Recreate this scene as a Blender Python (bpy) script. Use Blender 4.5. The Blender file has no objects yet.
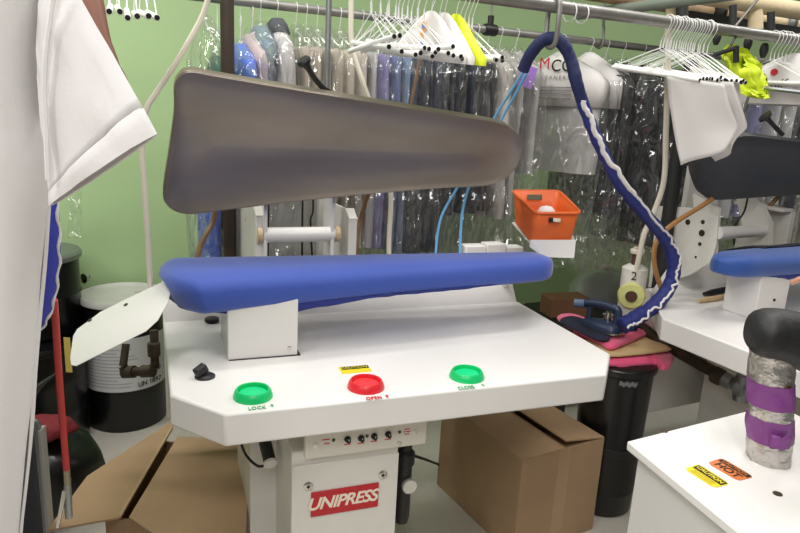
import bpy, bmesh, math, random
from math import sin, cos, pi, radians as R_
from mathutils import Vector as V, Matrix as MX, noise as NZ
random.seed(7)
SC = bpy.context.scene
COL = SC.collection

# ------------------------------------------------------------------ camera
PITCH, ROLL, FPX, CH = .2345, .0518, 650.0, 1.58
_f = V((0, cos(PITCH), -sin(PITCH))); _u0 = V((0, sin(PITCH), cos(PITCH))); _r0 = V((1, 0, 0))
_r = cos(ROLL)*_r0 + sin(ROLL)*_u0; _u = -sin(ROLL)*_r0 + cos(ROLL)*_u0
EYE = V((0, 0, CH))
cd = bpy.data.cameras.new('camera'); cam = bpy.data.objects.new('camera', cd); COL.objects.link(cam)
cd.sensor_width = 36; cd.lens = FPX/800*36; cd.clip_start = .05
m = MX((( _r.x, _u.x, -_f.x, 0), (_r.y, _u.y, -_f.y, 0), (_r.z, _u.z, -_f.z, CH), (0, 0, 0, 1)))
cam.matrix_world = m
SC.camera = cam

def ray(x, y): return _f + _r*((x-400)/FPX) - _u*((y-266.5)/FPX)
def at(x, y, Y): d = ray(x, y); return EYE + d*(Y/d.y)           # a point at ground distance Y
def atz(x, y, z): d = ray(x, y); return EYE + d*((z-CH)/d.z)     # a point at height z
def onpl(x, y, p, n): d = ray(x, y); return EYE + d*((p-EYE).dot(n)/d.dot(n))

class Frame:
    def __init__(s, x, y, yaw, z=0):
        s.o = V((x, y, z)); s.yaw = yaw; s.uu = V((cos(yaw), sin(yaw), 0)); s.vv = V((-sin(yaw), cos(yaw), 0))
    def L(s, p): d = p-s.o; return V((d.dot(s.uu), d.dot(s.vv), d.z))
    def W(s, u, v, z): return s.o + s.uu*u + s.vv*v + V((0, 0, z))
    def v(s, x, y, v): return s.L(onpl(x, y, s.o+s.vv*v, s.vv))
    def u(s, x, y, u): return s.L(onpl(x, y, s.o+s.uu*u, s.uu))
    def z(s, x, y, z): return s.L(atz(x, y, z))
    def pl(s, x, y, p, n): return s.L(onpl(x, y, s.W(*p), s.uu*n[0]+s.vv*n[1]+V((0, 0, n[2]))))

# ------------------------------------------------------------------ materials
def lin(c):
    return tuple(((v/255)/12.92 if v/255 <= .04045 else ((v/255+.055)/1.055)**2.4) for v in c)
MATS = {}
def mat(name, rgb, rough=.5, metal=0, bump=0, bscale=40, var=0, vscale=6, spec=.5, stretch=None, sheen=0, dirt=None, dscale=9, dthr=.62, sub=0, coat=0):
    if name in MATS: return MATS[name]
    mm = bpy.data.materials.new(name); mm.use_nodes = True
    nt = mm.node_tree; b = nt.nodes['Principled BSDF']; c = lin(rgb)
    b.inputs['Base Color'].default_value = (*c, 1); b.inputs['Roughness'].default_value = rough
    b.inputs['Metallic'].default_value = metal; b.inputs['Specular IOR Level'].default_value = spec
    if sheen: b.inputs['Sheen Weight'].default_value = sheen
    if coat: b.inputs['Coat Weight'].default_value = coat
    if bump or var or dirt:
        tc = nt.nodes.new('ShaderNodeTexCoord'); mp = nt.nodes.new('ShaderNodeMapping')
        nt.links.new(tc.outputs['Object'], mp.inputs['Vector'])
        if stretch: mp.inputs['Scale'].default_value = stretch
    if var:
        n = nt.nodes.new('ShaderNodeTexNoise'); n.inputs['Scale'].default_value = vscale; n.inputs['Detail'].default_value = 5
        nt.links.new(mp.outputs['Vector'], n.inputs['Vector'])
        rp = nt.nodes.new('ShaderNodeMapRange'); rp.inputs['From Min'].default_value = .3; rp.inputs['From Max'].default_value = .7
        rp.inputs['To Min'].default_value = 1-var; rp.inputs['To Max'].default_value = 1+var
        nt.links.new(n.outputs['Fac'], rp.inputs['Value'])
        mu = nt.nodes.new('ShaderNodeVectorMath'); mu.operation = 'SCALE'; mu.inputs[0].default_value = c
        nt.links.new(rp.outputs['Result'], mu.inputs['Scale']); nt.links.new(mu.outputs['Vector'], b.inputs['Base Color'])
        last = mu.outputs['Vector']
    if dirt:
        n2 = nt.nodes.new('ShaderNodeTexNoise'); n2.inputs['Scale'].default_value = dscale; n2.inputs['Detail'].default_value = 8
        nt.links.new(mp.outputs['Vector'], n2.inputs['Vector'])
        r2 = nt.nodes.new('ShaderNodeMapRange'); r2.inputs['From Min'].default_value = dthr; r2.inputs['From Max'].default_value = dthr+.06
        nt.links.new(n2.outputs['Fac'], r2.inputs['Value'])
        mx = nt.nodes.new('ShaderNodeMix'); mx.data_type = 'RGBA'
        mx.inputs[6].default_value = (*c, 1); mx.inputs[7].default_value = (*lin(dirt), 1)
        if var: nt.links.new(last, mx.inputs[6])
        nt.links.new(r2.outputs['Result'], mx.inputs[0]); nt.links.new(mx.outputs[2], b.inputs['Base Color'])
    if bump:
        n3 = nt.nodes.new('ShaderNodeTexNoise'); n3.inputs['Scale'].default_value = bscale; n3.inputs['Detail'].default_value = 4
        nt.links.new(mp.outputs['Vector'], n3.inputs['Vector'])
        bp = nt.nodes.new('ShaderNodeBump'); bp.inputs['Strength'].default_value = bump; bp.inputs['Distance'].default_value = .01
        nt.links.new(n3.outputs['Fac'], bp.inputs['Height']); nt.links.new(bp.outputs['Normal'], b.inputs['Normal'])
    MATS[name] = mm
    return mm

def bag_mat():
    mm = bpy.data.materials.new('clear_plastic_film'); mm.use_nodes = True
    nt = mm.node_tree; nt.nodes.clear(); N = nt.nodes.new; lk = nt.links.new
    out = N('ShaderNodeOutputMaterial'); tr = N('ShaderNodeBsdfTransparent'); gl = N('ShaderNodeBsdfGlossy'); df = N('ShaderNodeBsdfDiffuse')
    tr.inputs['Color'].default_value = (.97, .97, .97, 1); gl.inputs['Roughness'].default_value = .12; gl.inputs['Color'].default_value = (1, 1, 1, 1)
    df.inputs['Color'].default_value = (.8, .82, .83, 1)
    tc = N('ShaderNodeTexCoord'); mp = N('ShaderNodeMapping'); mp.inputs['Scale'].default_value = (10, 10, 5); lk(tc.outputs['Object'], mp.inputs['Vector'])
    n = N('ShaderNodeTexNoise'); n.noise_type = 'RIDGED_MULTIFRACTAL'; n.inputs['Scale'].default_value = 1.5; n.inputs['Detail'].default_value = 3; n.inputs['Distortion'].default_value = .8
    lk(mp.outputs['Vector'], n.inputs['Vector'])
    bp = N('ShaderNodeBump'); bp.inputs['Strength'].default_value = 1; bp.inputs['Distance'].default_value = .09
    lk(n.outputs['Fac'], bp.inputs['Height']); lk(bp.outputs['Normal'], gl.inputs['Normal'])
    lw = N('ShaderNodeLayerWeight'); lw.inputs['Blend'].default_value = .35; lk(bp.outputs['Normal'], lw.inputs['Normal'])
    mr = N('ShaderNodeMapRange'); mr.inputs['To Min'].default_value = .08; mr.inputs['To Max'].default_value = .5
    lk(lw.outputs['Facing'], mr.inputs['Value'])
    m0 = N('ShaderNodeMixShader'); m0.inputs[0].default_value = .9; lk(df.outputs[0], m0.inputs[1]); lk(gl.outputs[0], m0.inputs[2])
    m1 = N('ShaderNodeMixShader'); lk(mr.outputs[0], m1.inputs[0]); lk(tr.outputs[0], m1.inputs[1]); lk(m0.outputs[0], m1.inputs[2])
    lk(m1.outputs[0], out.inputs['Surface'])
    return mm
BAG = bag_mat()
M_white = mat('white_enamel', (232, 229, 226), .32, var=.02, vscale=3)
M_whitein = mat('white_enamel_worn', (222, 219, 212), .38, var=.05, vscale=5, dirt=(150, 135, 115), dscale=14, dthr=.72)
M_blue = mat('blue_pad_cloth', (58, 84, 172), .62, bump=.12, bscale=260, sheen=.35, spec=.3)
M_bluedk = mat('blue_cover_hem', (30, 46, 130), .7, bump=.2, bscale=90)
M_head = mat('stained_steel', (146, 136, 125), .42, metal=.5, var=.13, vscale=2.6, stretch=(1, 3, 3))
M_headrim = mat('bare_steel_edge', (170, 158, 145), .35, metal=.8)
M_head2 = mat('dark_grey_shell', (84, 86, 87), .5, metal=.3, var=.06, vscale=3)
M_black = mat('black_rubber', (22, 22, 24), .45)
M_blackgl = mat('black_drum_paint', (14, 14, 16), .3, var=.2, vscale=8)
M_green = mat('green_plastic', (14, 196, 110), .35)
M_greenc = mat('bright_green_plastic', (24, 214, 136), .35)
M_red = mat('red_plastic', (222, 40, 50), .35)
M_redc = mat('bright_red_plastic', (242, 66, 68), .35)
M_redtxt = mat('red_print', (206, 60, 66), .6)
M_greentxt = mat('green_print', (96, 170, 120), .6)
M_blktxt = mat('black_print', (25, 22, 15), .6)
M_greytxt = mat('grey_print', (120, 120, 122), .6)
M_whitetxt = mat('cream_print', (240, 226, 210), .5)
M_yellow = mat('yellow_label', (226, 206, 30), .5)
M_orangel = mat('orange_label', (206, 118, 62), .5, var=.06)
M_sign = mat('red_nameplate', (188, 28, 38), .4)
M_chrome = mat('chrome', (205, 203, 198), .2, metal=1)
M_galv = mat('galvanised_steel', (150, 153, 155), .38, metal=.85, var=.1, vscale=12)
M_rail = mat('grey_rail_pipe', (140, 138, 134), .42, metal=.5, var=.15, vscale=14)
M_brownpipe = mat('dark_brown_pipe', (62, 50, 42), .55, metal=.2, var=.2, vscale=12)
M_iron = mat('rusty_iron', (72, 62, 50), .6, metal=.5, var=.3, vscale=30, bump=.3, bscale=60)
M_hose = mat('cream_hose', (222, 214, 198), .55)
M_hosebr = mat('brown_hose', (120, 92, 62), .5, var=.25, vscale=25)
M_bluehose = mat('light_blue_tube', (110, 178, 226), .4)
M_redhose = mat('red_rubber_hose', (188, 48, 44), .45)
M_card = mat('cardboard', (170, 140, 108), .8, var=.05, vscale=7, bump=.08, bscale=120)
M_cardin = mat('cardboard_inside', (154, 126, 96), .85, var=.05)
M_tape = mat('brown_tape', (176, 146, 112), .35)
M_gabs = mat('white_cotton', (226, 222, 222), .85, var=.015, vscale=3, sheen=.2, bump=.06, bscale=160)
M_wire = mat('white_wire', (236, 236, 234), .4)
M_tube = mat('white_card_tube', (234, 233, 230), .7)
M_hole = mat('tube_hollow_shade', (14, 13, 13), .8)  # dark end discs paint the shade inside the hollow tubes
M_paper = mat('white_paper', (226, 222, 220), .75)
M_lime = mat('lime_cloth', (206, 226, 40), .6, bump=.25, bscale=40)
M_limefoam = mat('lime_foam', (222, 236, 40), .6)
M_orange = mat('orange_plastic', (222, 102, 42), .42)
M_navy = mat('navy_cloth', (26, 34, 80), .7, bump=.2, bscale=60)
M_sleeve = mat('blue_sleeve_cloth', (34, 44, 116), .65, bump=.3, bscale=45)
M_ironb = mat('iron_navy_plastic', (44, 56, 84), .35)
M_irong = mat('iron_grey_plastic', (104, 124, 156), .4)
M_pink = mat('pink_fleece', (246, 92, 140), .9, bump=.5, bscale=120, sheen=.4)
M_wood = mat('bare_board', (214, 184, 138), .6, var=.06, vscale=8, stretch=(1, 8, 8))
M_brick = mat('brown_block', (160, 112, 86), .75, var=.1)
M_foil = mat('crumpled_foil', (190, 186, 182), .28, metal=.85, bump=.9, bscale=40, dirt=(120, 84, 52), dscale=10, dthr=.6)
M_purple = mat('purple_tape', (126, 62, 132), .45, bump=.3, bscale=30)
M_leather = mat('black_pad_cloth', (24, 24, 26), .55, bump=.15, bscale=80)
M_stitch = mat('grey_stitch', (150, 148, 145), .7)
M_lag = mat('cream_pipe_lagging', (214, 196, 160), .8, var=.06, vscale=10, bump=.2, bscale=60)
M_foilpipe = mat('dull_brown_lagging', (168, 142, 112), .7, var=.18, vscale=20)
M_dark = mat('dark_beam_paint', (38, 40, 40), .6)
M_greybox = mat('grey_panel', (168, 168, 164), .5)
M_gauge = mat('gauge_face', (226, 224, 216), .3)
M_skin_dk = mat('brown_skin', (132, 84, 66), .5, var=.06, vscale=20)
M_skin = mat('light_skin', (206, 150, 126), .5, var=.05, vscale=20)
M_hair = mat('dark_hair', (28, 22, 20), .6, bump=.3, bscale=90)
M_dkcloth = mat('dark_cloth', (28, 30, 38), .8, bump=.15, bscale=60)
M_dkred = mat('dark_red_cloth', (112, 22, 32), .8, bump=.3, bscale=30)
M_label = mat('white_drum_label', (206, 206, 206), .5)
M_purpletag = mat('purple_tag', (150, 112, 190), .5)
M_insul = mat('white_insulation', (226, 222, 214), .8, bump=.3, bscale=40)
M_bin = mat('black_bin_plastic', (18, 18, 20), .28)
M_lid = mat('pale_drum_lid', (200, 200, 194), .4, var=.05, vscale=9, dirt=(150, 148, 140), dscale=12, dthr=.68)
M_redpaint = mat('red_emblem', (196, 40, 40), .6)
M_blueprint = mat('blue_emblem', (110, 140, 190), .6)
M_orgprint = mat('orange_emblem', (236, 168, 70), .6)
def cloth(name, rgb): return mat(name, rgb, .85, bump=.15, bscale=60, var=.05, vscale=5, sheen=.1)

# ------------------------------------------------------------------ mesh helpers
class MB:
    def __init__(s): s.v = []; s.f = []; s.m = []
    def add(s, vs, fs, mi=0):
        o = len(s.v); s.v += [V(p) for p in vs]; s.f += [tuple(i+o for i in f) for f in fs]; s.m += [mi]*len(fs); return s
    def box(s, lo, hi, mi=0):
        x0, y0, z0 = lo; x1, y1, z1 = hi
        return s.add([(x0, y0, z0), (x1, y0, z0), (x1, y1, z0), (x0, y1, z0), (x0, y0, z1), (x1, y0, z1), (x1, y1, z1), (x0, y1, z1)],
              [(0, 3, 2, 1), (4, 5, 6, 7), (0, 1, 5, 4), (1, 2, 6, 5), (2, 3, 7, 6), (3, 0, 4, 7)], mi)
    def prism(s, pts, d, mi=0):
        n = len(pts); d = V(d); a = [V(p) for p in pts]
        return s.add(a+[p+d for p in a], [tuple(range(n))[::-1], tuple(range(n, 2*n))]+[(i, (i+1) % n, n+(i+1) % n, n+i) for i in range(n)], mi)
    def loft(s, rings, cap0=True, cap1=True, closed=True, mi=0):
        n = len(rings[0]); vs = [p for r in rings for p in r]; fs = []
        for k in range(len(rings)-1):
            for i in range(n if closed else n-1):
                j = (i+1) % n; fs.append((k*n+i, k*n+j, (k+1)*n+j, (k+1)*n+i))
        if closed and cap0: fs.append(tuple(range(n))[::-1])
        if closed and cap1: fs.append(tuple(range((len(rings)-1)*n, len(rings)*n)))
        return s.add(vs, fs, mi)
    def tube(s, path, r, n=8, mi=0, cap=True):
        P = [V(p) for p in path]; rings = []; t0 = (P[1]-P[0]).normalized()
        a = V((0, 0, 1)) if abs(t0.z) < .9 else V((1, 0, 0)); nn = t0.cross(a).normalized()
        for i, p in enumerate(P):
            t = (P[min(i+1, len(P)-1)]-P[max(i-1, 0)]).normalized()
            nn = (nn-t*nn.dot(t)).normalized(); b = t.cross(nn); rr = r[i] if isinstance(r, (list, tuple)) else r
            rings.append([p+(nn*cos(2*pi*k/n)+b*sin(2*pi*k/n))*rr for k in range(n)])
        return s.loft(rings, cap, cap, mi=mi)
    def lathe(s, prof, o=(0, 0, 0), ax=(0, 0, 1), n=32, mi=0):
        ax = V(ax).normalized(); a = V((1, 0, 0)) if abs(ax.x) < .9 else V((0, 1, 0)); e1 = ax.cross(a).normalized(); e2 = ax.cross(e1); o = V(o)
        return s.loft([[o+ax*h+(e1*cos(2*pi*k/n)+e2*sin(2*pi*k/n))*max(r, 1e-4) for k in range(n)] for r, h in prof], mi=mi)
    def grid(s, fn, nu, nv, mi=0):
        vs = [fn(i/nu, j/nv) for j in range(nv+1) for i in range(nu+1)]; w = nu+1
        return s.add(vs, [(j*w+i, j*w+i+1, (j+1)*w+i+1, (j+1)*w+i) for j in range(nv) for i in range(nu)], mi)

def build(name, mb, mats, parent=None, bevel=0, sharp=35, solid=0, sub=0, smooth=True, seg=2):
    me = bpy.data.meshes.new(name); me.from_pydata([tuple(p) for p in mb.v], [], mb.f)
    bm = bmesh.new(); bm.from_mesh(me); bmesh.ops.recalc_face_normals(bm, faces=bm.faces); bm.to_mesh(me); bm.free()
    mats = mats if isinstance(mats, (list, tuple)) else [mats]
    for q in mats: me.materials.append(q)
    if len(mats) > 1: me.polygons.foreach_set('material_index', mb.m)
    if smooth:
        me.polygons.foreach_set('use_smooth', [True]*len(me.polygons)); me.set_sharp_from_angle(angle=R_(sharp))
    me.update()
    o = bpy.data.objects.new(name, me); COL.objects.link(o)
    if parent: o.parent = parent
    if solid:
        q = o.modifiers.new('thickness', 'SOLIDIFY'); q.thickness = solid; q.offset = 0
    if bevel:
        q = o.modifiers.new('edge', 'BEVEL'); q.width = bevel; q.segments = seg; q.limit_method = 'ANGLE'; q.angle_limit = R_(40); q.harden_normals = False
    if sub:
        q = o.modifiers.new('smooth', 'SUBSURF'); q.levels = sub; q.render_levels = sub
    return o
def tag(o, label=None, cat=None, group=None, kind=None):
    for k, v in (('label', label), ('category', cat), ('group', group), ('kind', kind)):
        if v: o[k] = v
    return o
def thing(name, label, cat, loc=(0, 0, 0), yaw=0, group=None):
    o = bpy.data.objects.new(name, None); o.empty_display_size = .1; COL.objects.link(o)
    o.location = loc; o.rotation_euler = (0, 0, yaw); return tag(o, label, cat, group)
def dup(root, loc=None, yaw=None, label=None, group=None):
    def cp(o, par):
        c = o.copy(); COL.objects.link(c)
        if par: c.parent = par
        for ch in o.children: cp(ch, c)
        return c
    r = cp(root, None)
    if loc is not None: r.location = loc
    if yaw is not None: r.rotation_euler.z = yaw
    if label: r['label'] = label
    if group: r['group'] = group
    return r
def text(name, s, size, mtl, parent, o, ex, ey, shear=0, off=0, extrude=.0004, align='CENTER', spacing=1.0, sx=1.0):
    cu = bpy.data.curves.new(name, 'FONT'); cu.body = s; cu.size = size; cu.extrude = extrude; cu.shear = shear; cu.offset = off
    cu.align_x = align; cu.align_y = 'CENTER'; cu.space_character = spacing
    tmp = bpy.data.objects.new(name, cu); COL.objects.link(tmp)
    dg = bpy.context.evaluated_depsgraph_get(); dg.update(); me = bpy.data.meshes.new_from_object(tmp.evaluated_get(dg))
    bpy.data.objects.remove(tmp)
    ex = V(ex).normalized(); ey = V(ey).normalized(); ez = ex.cross(ey); ex = ex*sx
    me.transform(MX(((ex.x, ey.x, ez.x, o[0]), (ex.y, ey.y, ez.y, o[1]), (ex.z, ey.z, ez.z, o[2]), (0, 0, 0, 1))))
    me.materials.clear(); me.materials.append(mtl)
    ob = bpy.data.objects.new(name, me); COL.objects.link(ob); ob.parent = parent; return ob
def spline(pts, k=8):
    P = [V(p) for p in pts]; out = []
    for i in range(len(P)-1):
        p0 = P[max(i-1, 0)]; p1 = P[i]; p2 = P[i+1]; p3 = P[min(i+2, len(P)-1)]
        for j in range(k):
            t = j/k; out.append(.5*((2*p1)+(p2-p0)*t+(2*p0-5*p1+4*p2-p3)*t*t+(3*p1-p0-3*p2+p3)*t**3))
    out.append(P[-1]); return out
def closed_spline(pts, k=6):
    P = [V(p) for p in pts]; n = len(P); out = []
    for i in range(n):
        p0, p1, p2, p3 = P[i-1], P[i], P[(i+1) % n], P[(i+2) % n]
        for j in range(k):
            t = j/k; out.append(.5*((2*p1)+(p2-p0)*t+(2*p0-5*p1+4*p2-p3)*t*t+(3*p1-p0-3*p2+p3)*t**3))
    return out
def circ(o, ax, r, n=32): pass

# ------------------------------------------------------------------ the setting
TH = R_(25); RD = V((cos(TH), sin(TH), 0)); RN = V((-sin(TH), cos(TH), 0))
M_wall = mat('green_wall_paint', (172, 200, 147), .62, var=.035, vscale=1.3, bump=.05, bscale=30)
M_floor = mat('pale_floor', (196, 190, 180), .5, var=.05, vscale=3, dirt=(120, 110, 98), dscale=11, dthr=.74)
WO = 3.56
wo = RN*WO
b = MB(); b.prism([wo-RD*4+V((0, 0, 0)), wo+RD*6, wo+RD*6+V((0, 0, 3.1)), wo-RD*4+V((0, 0, 3.1))], RN*.12)
tag(build('wall_back', b, M_wall, smooth=False), kind='structure')
b = MB(); b.box((-5, -3, -.1), (7, 8, 0)); tag(build('floor', b, M_floor, smooth=False), kind='structure')
M_ceil = mat('ceiling_paint', (214, 214, 208), .8)
b = MB(); b.box((-5, -3, 3.1), (7, 8, 3.2)); tag(build('ceiling', b, M_ceil, smooth=False), kind='structure')

# ------------------------------------------------------------------ main press
F = Frame(.11, 1.556, .355)
press = thing('garment_press', 'white legger press with long blue padded buck and open steel head', 'press', F.o, F.yaw)
ZT = .88
oct_ = [(-.645, .137), (-.528, 0), (.528, 0), (.645, .137), (.645, .71), (-.66, .71)]
b = MB(); b.prism([(u, v, ZT-.083) for u, v in oct_], (0, 0, .083))
build('table_top', b, M_white, press, bevel=.006)
b = MB()
b.prism([(-.66, .70, ZT-.02), (-.66, .712, ZT), (-.66, .80, 1.0), (-.66, .80, .98)], (1.30, 0, 0))
b.box((-.66, .79, .5), (.64, .80, .99))
build('back_panel', b, M_white, press, bevel=.002)
b = MB(); b.box((-.491, .33, ZT), (-.296, .56, 1.05)); ped = build('pedestal', b, M_white, press, bevel=.003)
b = MB(); b.prism([(-.31, .40, 1.0), (-.31, .40, 1.05), (.05, .40, 1.06), (-.02, .40, 1.035), (-.2, .40, 1.02)], (0, .12, 0)); build('buck_arm', b, M_white, press, bevel=.003)
b = MB(); b.box((-.488, .327, ZT), (-.288, .57, ZT+.0025)); build('pedestal_shadow_gap', b, M_black, ped)  # thin black sheet painting the shadow gap around the pedestal foot
b = MB(); b.lathe([(.006, 0), (.006, .004), (0, .005)], (-.32, .33, .905), (0, -1, 0), 12); build('bolt', b, M_chrome, ped)
# padded buck, swept along u
def buck_mesh(u0, u1, w0, w1, vc, ztop, th, nu=60, n=36, ru0=.05, ru1=.075, skew=0, th1=None):
    th0 = th; th1 = th1 or th
    rings = []
    L = u1-u0
    for i in range(nu+1):
        s_ = i/nu; s_ = .5-.5*cos(pi*s_); uu = u0+L*s_; th = th0+(th1-th0)*s_
        w = w0+(w1-w0)*s_
        d0 = uu-u0; d1 = u1-uu
        k = 1.0
        if d0 < ru0: k = min(k, max(.02, 1-(1-d0/ru0)**2)**.5)
        if d1 < ru1: k = min(k, max(.02, 1-(1-d1/ru1)**2)**.5)
        kk = .45+.55*k if d0 < ru0 else k
        hw = w/2*(kk if d0 < ru0 else k); kz = .45+.55*k
        ring = []
        for j in range(n):
            a = 2*pi*j/n; ca, sa = cos(a), sin(a)
            x = math.copysign(abs(ca)**.55, ca)*hw
            zz = math.copysign(abs(sa)**(.75 if sa > 0 else .5), sa)
            z = zz*(th*.55 if sa > 0 else th*.45)*kz
            ring.append(V((uu, vc+x+skew*s_, ztop-th*.55+z)))
        rings.append(ring)
    m_ = MB(); m_.loft(rings); return m_
VC = .47
bm_ = buck_mesh(-.665, .612, .335, .145, VC, 1.127, .118, th1=.084, ru0=.06)
for p in bm_.v:      # the front corner of the wide end is cut back and its underside rounds up
    f_ = max(0, 1-(p.x+.665)/.22); g_ = max(0, (VC-p.y)/.17)
    p.x += .075*f_*g_**1.5 + (.03*f_*max(0, (1.075-p.z)/.06) if p.z < 1.075 else 0)
bk = build('buck', bm_, M_blue, press, sharp=60)
# cover hem that hangs below the pad and gathers by the pedestal
def hem(t, w):
    a = t*2*pi
    u = -.02+.60*cos(a); hw = (.155-.075*(u+.62)/1.23)
    v = VC+hw*1.0*math.copysign(abs(sin(a))**.45, sin(a))
    dip = .006+.006*NZ.noise(V((u*9, v*9, 1)))+(.026*math.exp(-((u+.36)/.17)**2) if v < VC else 0)
    k = w*dip
    return V((u, v+.003*sin(u*70)*w+(0.004*w if v < VC else -.012*w), 1.127-.118+.034*(u+.66)/1.27+.016-k))
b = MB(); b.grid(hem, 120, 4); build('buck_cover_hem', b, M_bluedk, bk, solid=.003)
b = MB(); pass
# opened head: plane leaning forward at the top
pH = (0, .70, 1.26); nH = V((0, -.392, -.17)).normalized()
headpx = [(163, 192), (169, 150), (174, 112), (174, 90), (178, 78), (190, 71), (225, 77), (320, 93), (430, 111), (495, 122), (512, 129), (520, 137), (522, 150), (517, 166), (506, 178), (490, 185), (470, 187), (430, 189), (320, 199), (210, 212), (190, 214), (177, 212), (167, 205)]
out0 = [F.pl(x, y, pH, nH) for x, y in headpx]
hc = V((-.08, 0, 0)); hc = sum(out0, V((0, 0, 0)))/len(out0)
hout = closed_spline(out0, 5)
back = -nH
def sc_(p, k, d):
    ax = hc + V((p.x-hc.x, 0, 0))*.0
    return hc+(p-hc)*k+back*d
def scu(p, k, d):       # shrink towards the long axis of the head
    q = p.copy(); lim = .42; ux = max(-.50, min(.36, p.x)); axp = V((ux, hc.y, hc.z+.06*0)); return axp+(q-axp)*k+back*d
face = [[scu(p, 1, 0) for p in hout], [scu(p, .985, .001) for p in hout], [scu(p, .95, .007) for p in hout], [scu(p, .8, .017) for p in hout], [scu(p, .5, .024) for p in hout], [scu(p, .25, .020) for p in hout], [scu(p, .02, .016) for p in hout]]
b = MB(); b.loft(face, False, True); hd = build('head', b, M_head, press, sharp=50)
b = MB(); b.loft([[scu(p, .985, -.001) for p in hout], [scu(p, 1.004, .002) for p in hout], [scu(p, 1.004, .03) for p in hout], [scu(p, .96, .045) for p in hout], [scu(p, .5, .06) for p in hout], [scu(p, .02, .06) for p in hout]], False, True)
build('head_shell', b, M_headrim, hd, sharp=40)
# head arms, shaft, brackets
for u0, u1, nm in ((-.335, -.322, 0), (-.105, -.092, 1)):
    b = MB(); b.prism([(u0, .74, 1.03), (u0, .84, 1.03), (u0, .86, 1.20), (u0, .80, 1.46), (u0, .705, 1.46), (u0, .735, 1.24)], (u1-u0, 0, 0))
    build('head_arm', b, M_white, press, bevel=.002)
b = MB(); b.lathe([(.022, 0), (.026, .004), (.026, .245), (.022, .25)], (-.335, .76, 1.15), (1, 0, 0), 24); sh = build('shaft', b, M_white, press)
for u in (-.355, -.088):
    b = MB(); b.lathe([(.015, 0), (.028, .002), (.028, .018), (.02, .02)], (u, .76, 1.15), (1, 0, 0), 20)
    build('shaft_collar', b, mat('cream_bearing', (206, 184, 146), .4), sh)
for k, (pa, pb) in enumerate((((236, 209), (266, 215)), ((336, 209), (357, 218)))):
    p0 = F.v(*pb, .76); ztop = p0.z; ur = p0.x; ul = ur-(.034 if k == 0 else .03)
    b = MB()
    b.prism([(ul, .76, .95), (ul, .76, ztop), (ul-.004, .80, ztop+.03), (ul-.045, 1.2, ztop+.03), (ul-.045, 1.2, .95)], (.006, 0, 0))
    b.box((ul, .755, .95), (ur, .762, ztop))
    b.prism([(ul, .755, ztop), (ul, .80, ztop+.03), (ul, .80, ztop+.024), (ul, .755, ztop-.006)], (ur-ul, 0, 0))
    br = build('bracket', b, M_whitein, press, bevel=.002)
    if k == 0:
        for (y, z) in ((.84, 1.19), (.82, 1.20), (.86, 1.145), (.86, 1.10)):
            h = MB(); h.lathe([(.006, 0), (.006, .002)], (ul+.001, y, z), (-1, 0, 0), 10); build('bolt_hole', h, M_black, br)
    else:
        pts = [(ul+.012+.012*cos(i*.9), .80+.012*sin(i*.9), 1.06+.004*i) for i in range(34)]
        h = MB(); h.tube(pts, .003, 6); build('return_spring', h, M_black, br)
b = MB(); b.box((-.30, 1.03, .6), (-.09, 1.05, 1.36)); build('rear_housing', b, M_greybox, press, bevel=.003)
b = MB(); b.box((-.09, 1.0, .7), (-.03, 1.05, 1.40)); build('rear_post', b, M_whitein, press, bevel=.003)
for pts, mm_ in (([(-.30, .98, 1.5), (-.285, .97, 1.3), (-.287, .96, 1.1), (-.29, .95, 1.0)], M_black), ([(-.125, .98, 1.5), (-.12, .96, 1.22), (-.13, .955, 1.16), (-.12, .95, 1.0)], M_black), ([(-.155, .99, 1.5), (-.155, .985, 1.2), (-.155, .98, 1.0)], M_black)):
    b = MB(); b.tube(spline(pts), .004, 6); build('cable', b, mm_, press)
def hoseW(name, px, r, mm_, par, fr=None, n=8):
    pts = [at(x, y, Y) for x, y, Y in px]
    if fr: pts = [fr.L(p) for p in pts]
    q = MB(); q.tube(spline(pts, 10), r, n); return build(name, q, mm_, par)
hoseW('head_hose', [(216, 205, 2.18), (213, 222, 2.16), (204, 238, 2.12), (199, 250, 2.1), (196, 268, 2.08)], .009, M_hosebr, press, F)
hoseW('head_hose', [(372, 186, 2.42), (366, 200, 2.42), (360, 222, 2.42), (357, 240, 2.40), (357, 262, 2.38)], .009, M_hosebr, press, F)
# rear shroud seen over the buck end
for (xa, xb, ya) in ((463, 483, 245), (484, 503, 243), (504, 520, 246)):
    p0 = F.v(xa, ya, .83); p1 = F.v(xb, ya, .83)
    b = MB(); b.box((p0.x, .80, .97), (p1.x, .86, p0.z)); build('rear_cover', b, M_white, press, bevel=.003)
# handle on the head: a curved lever with a mushroom knob
hk = [F.L(at(x, y, Y)) for x, y, Y in ((329, 92, 2.06), (322, 87, 2.04), (313, 76, 2.02), (305, 63, 2.0))]
b = MB(); b.tube(spline(hk), .0085, 10); hn = build('head_lever', b, M_black, press)
ax = (hk[-1]-hk[-2]).normalized()
b = MB(); b.lathe([(.009, -.02), (.012, -.008), (.021, 0), (.022, .008), (.018, .014), (.001, .016)], hk[-1], ax, 20); build('lever_knob', b, M_black, hn)
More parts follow.
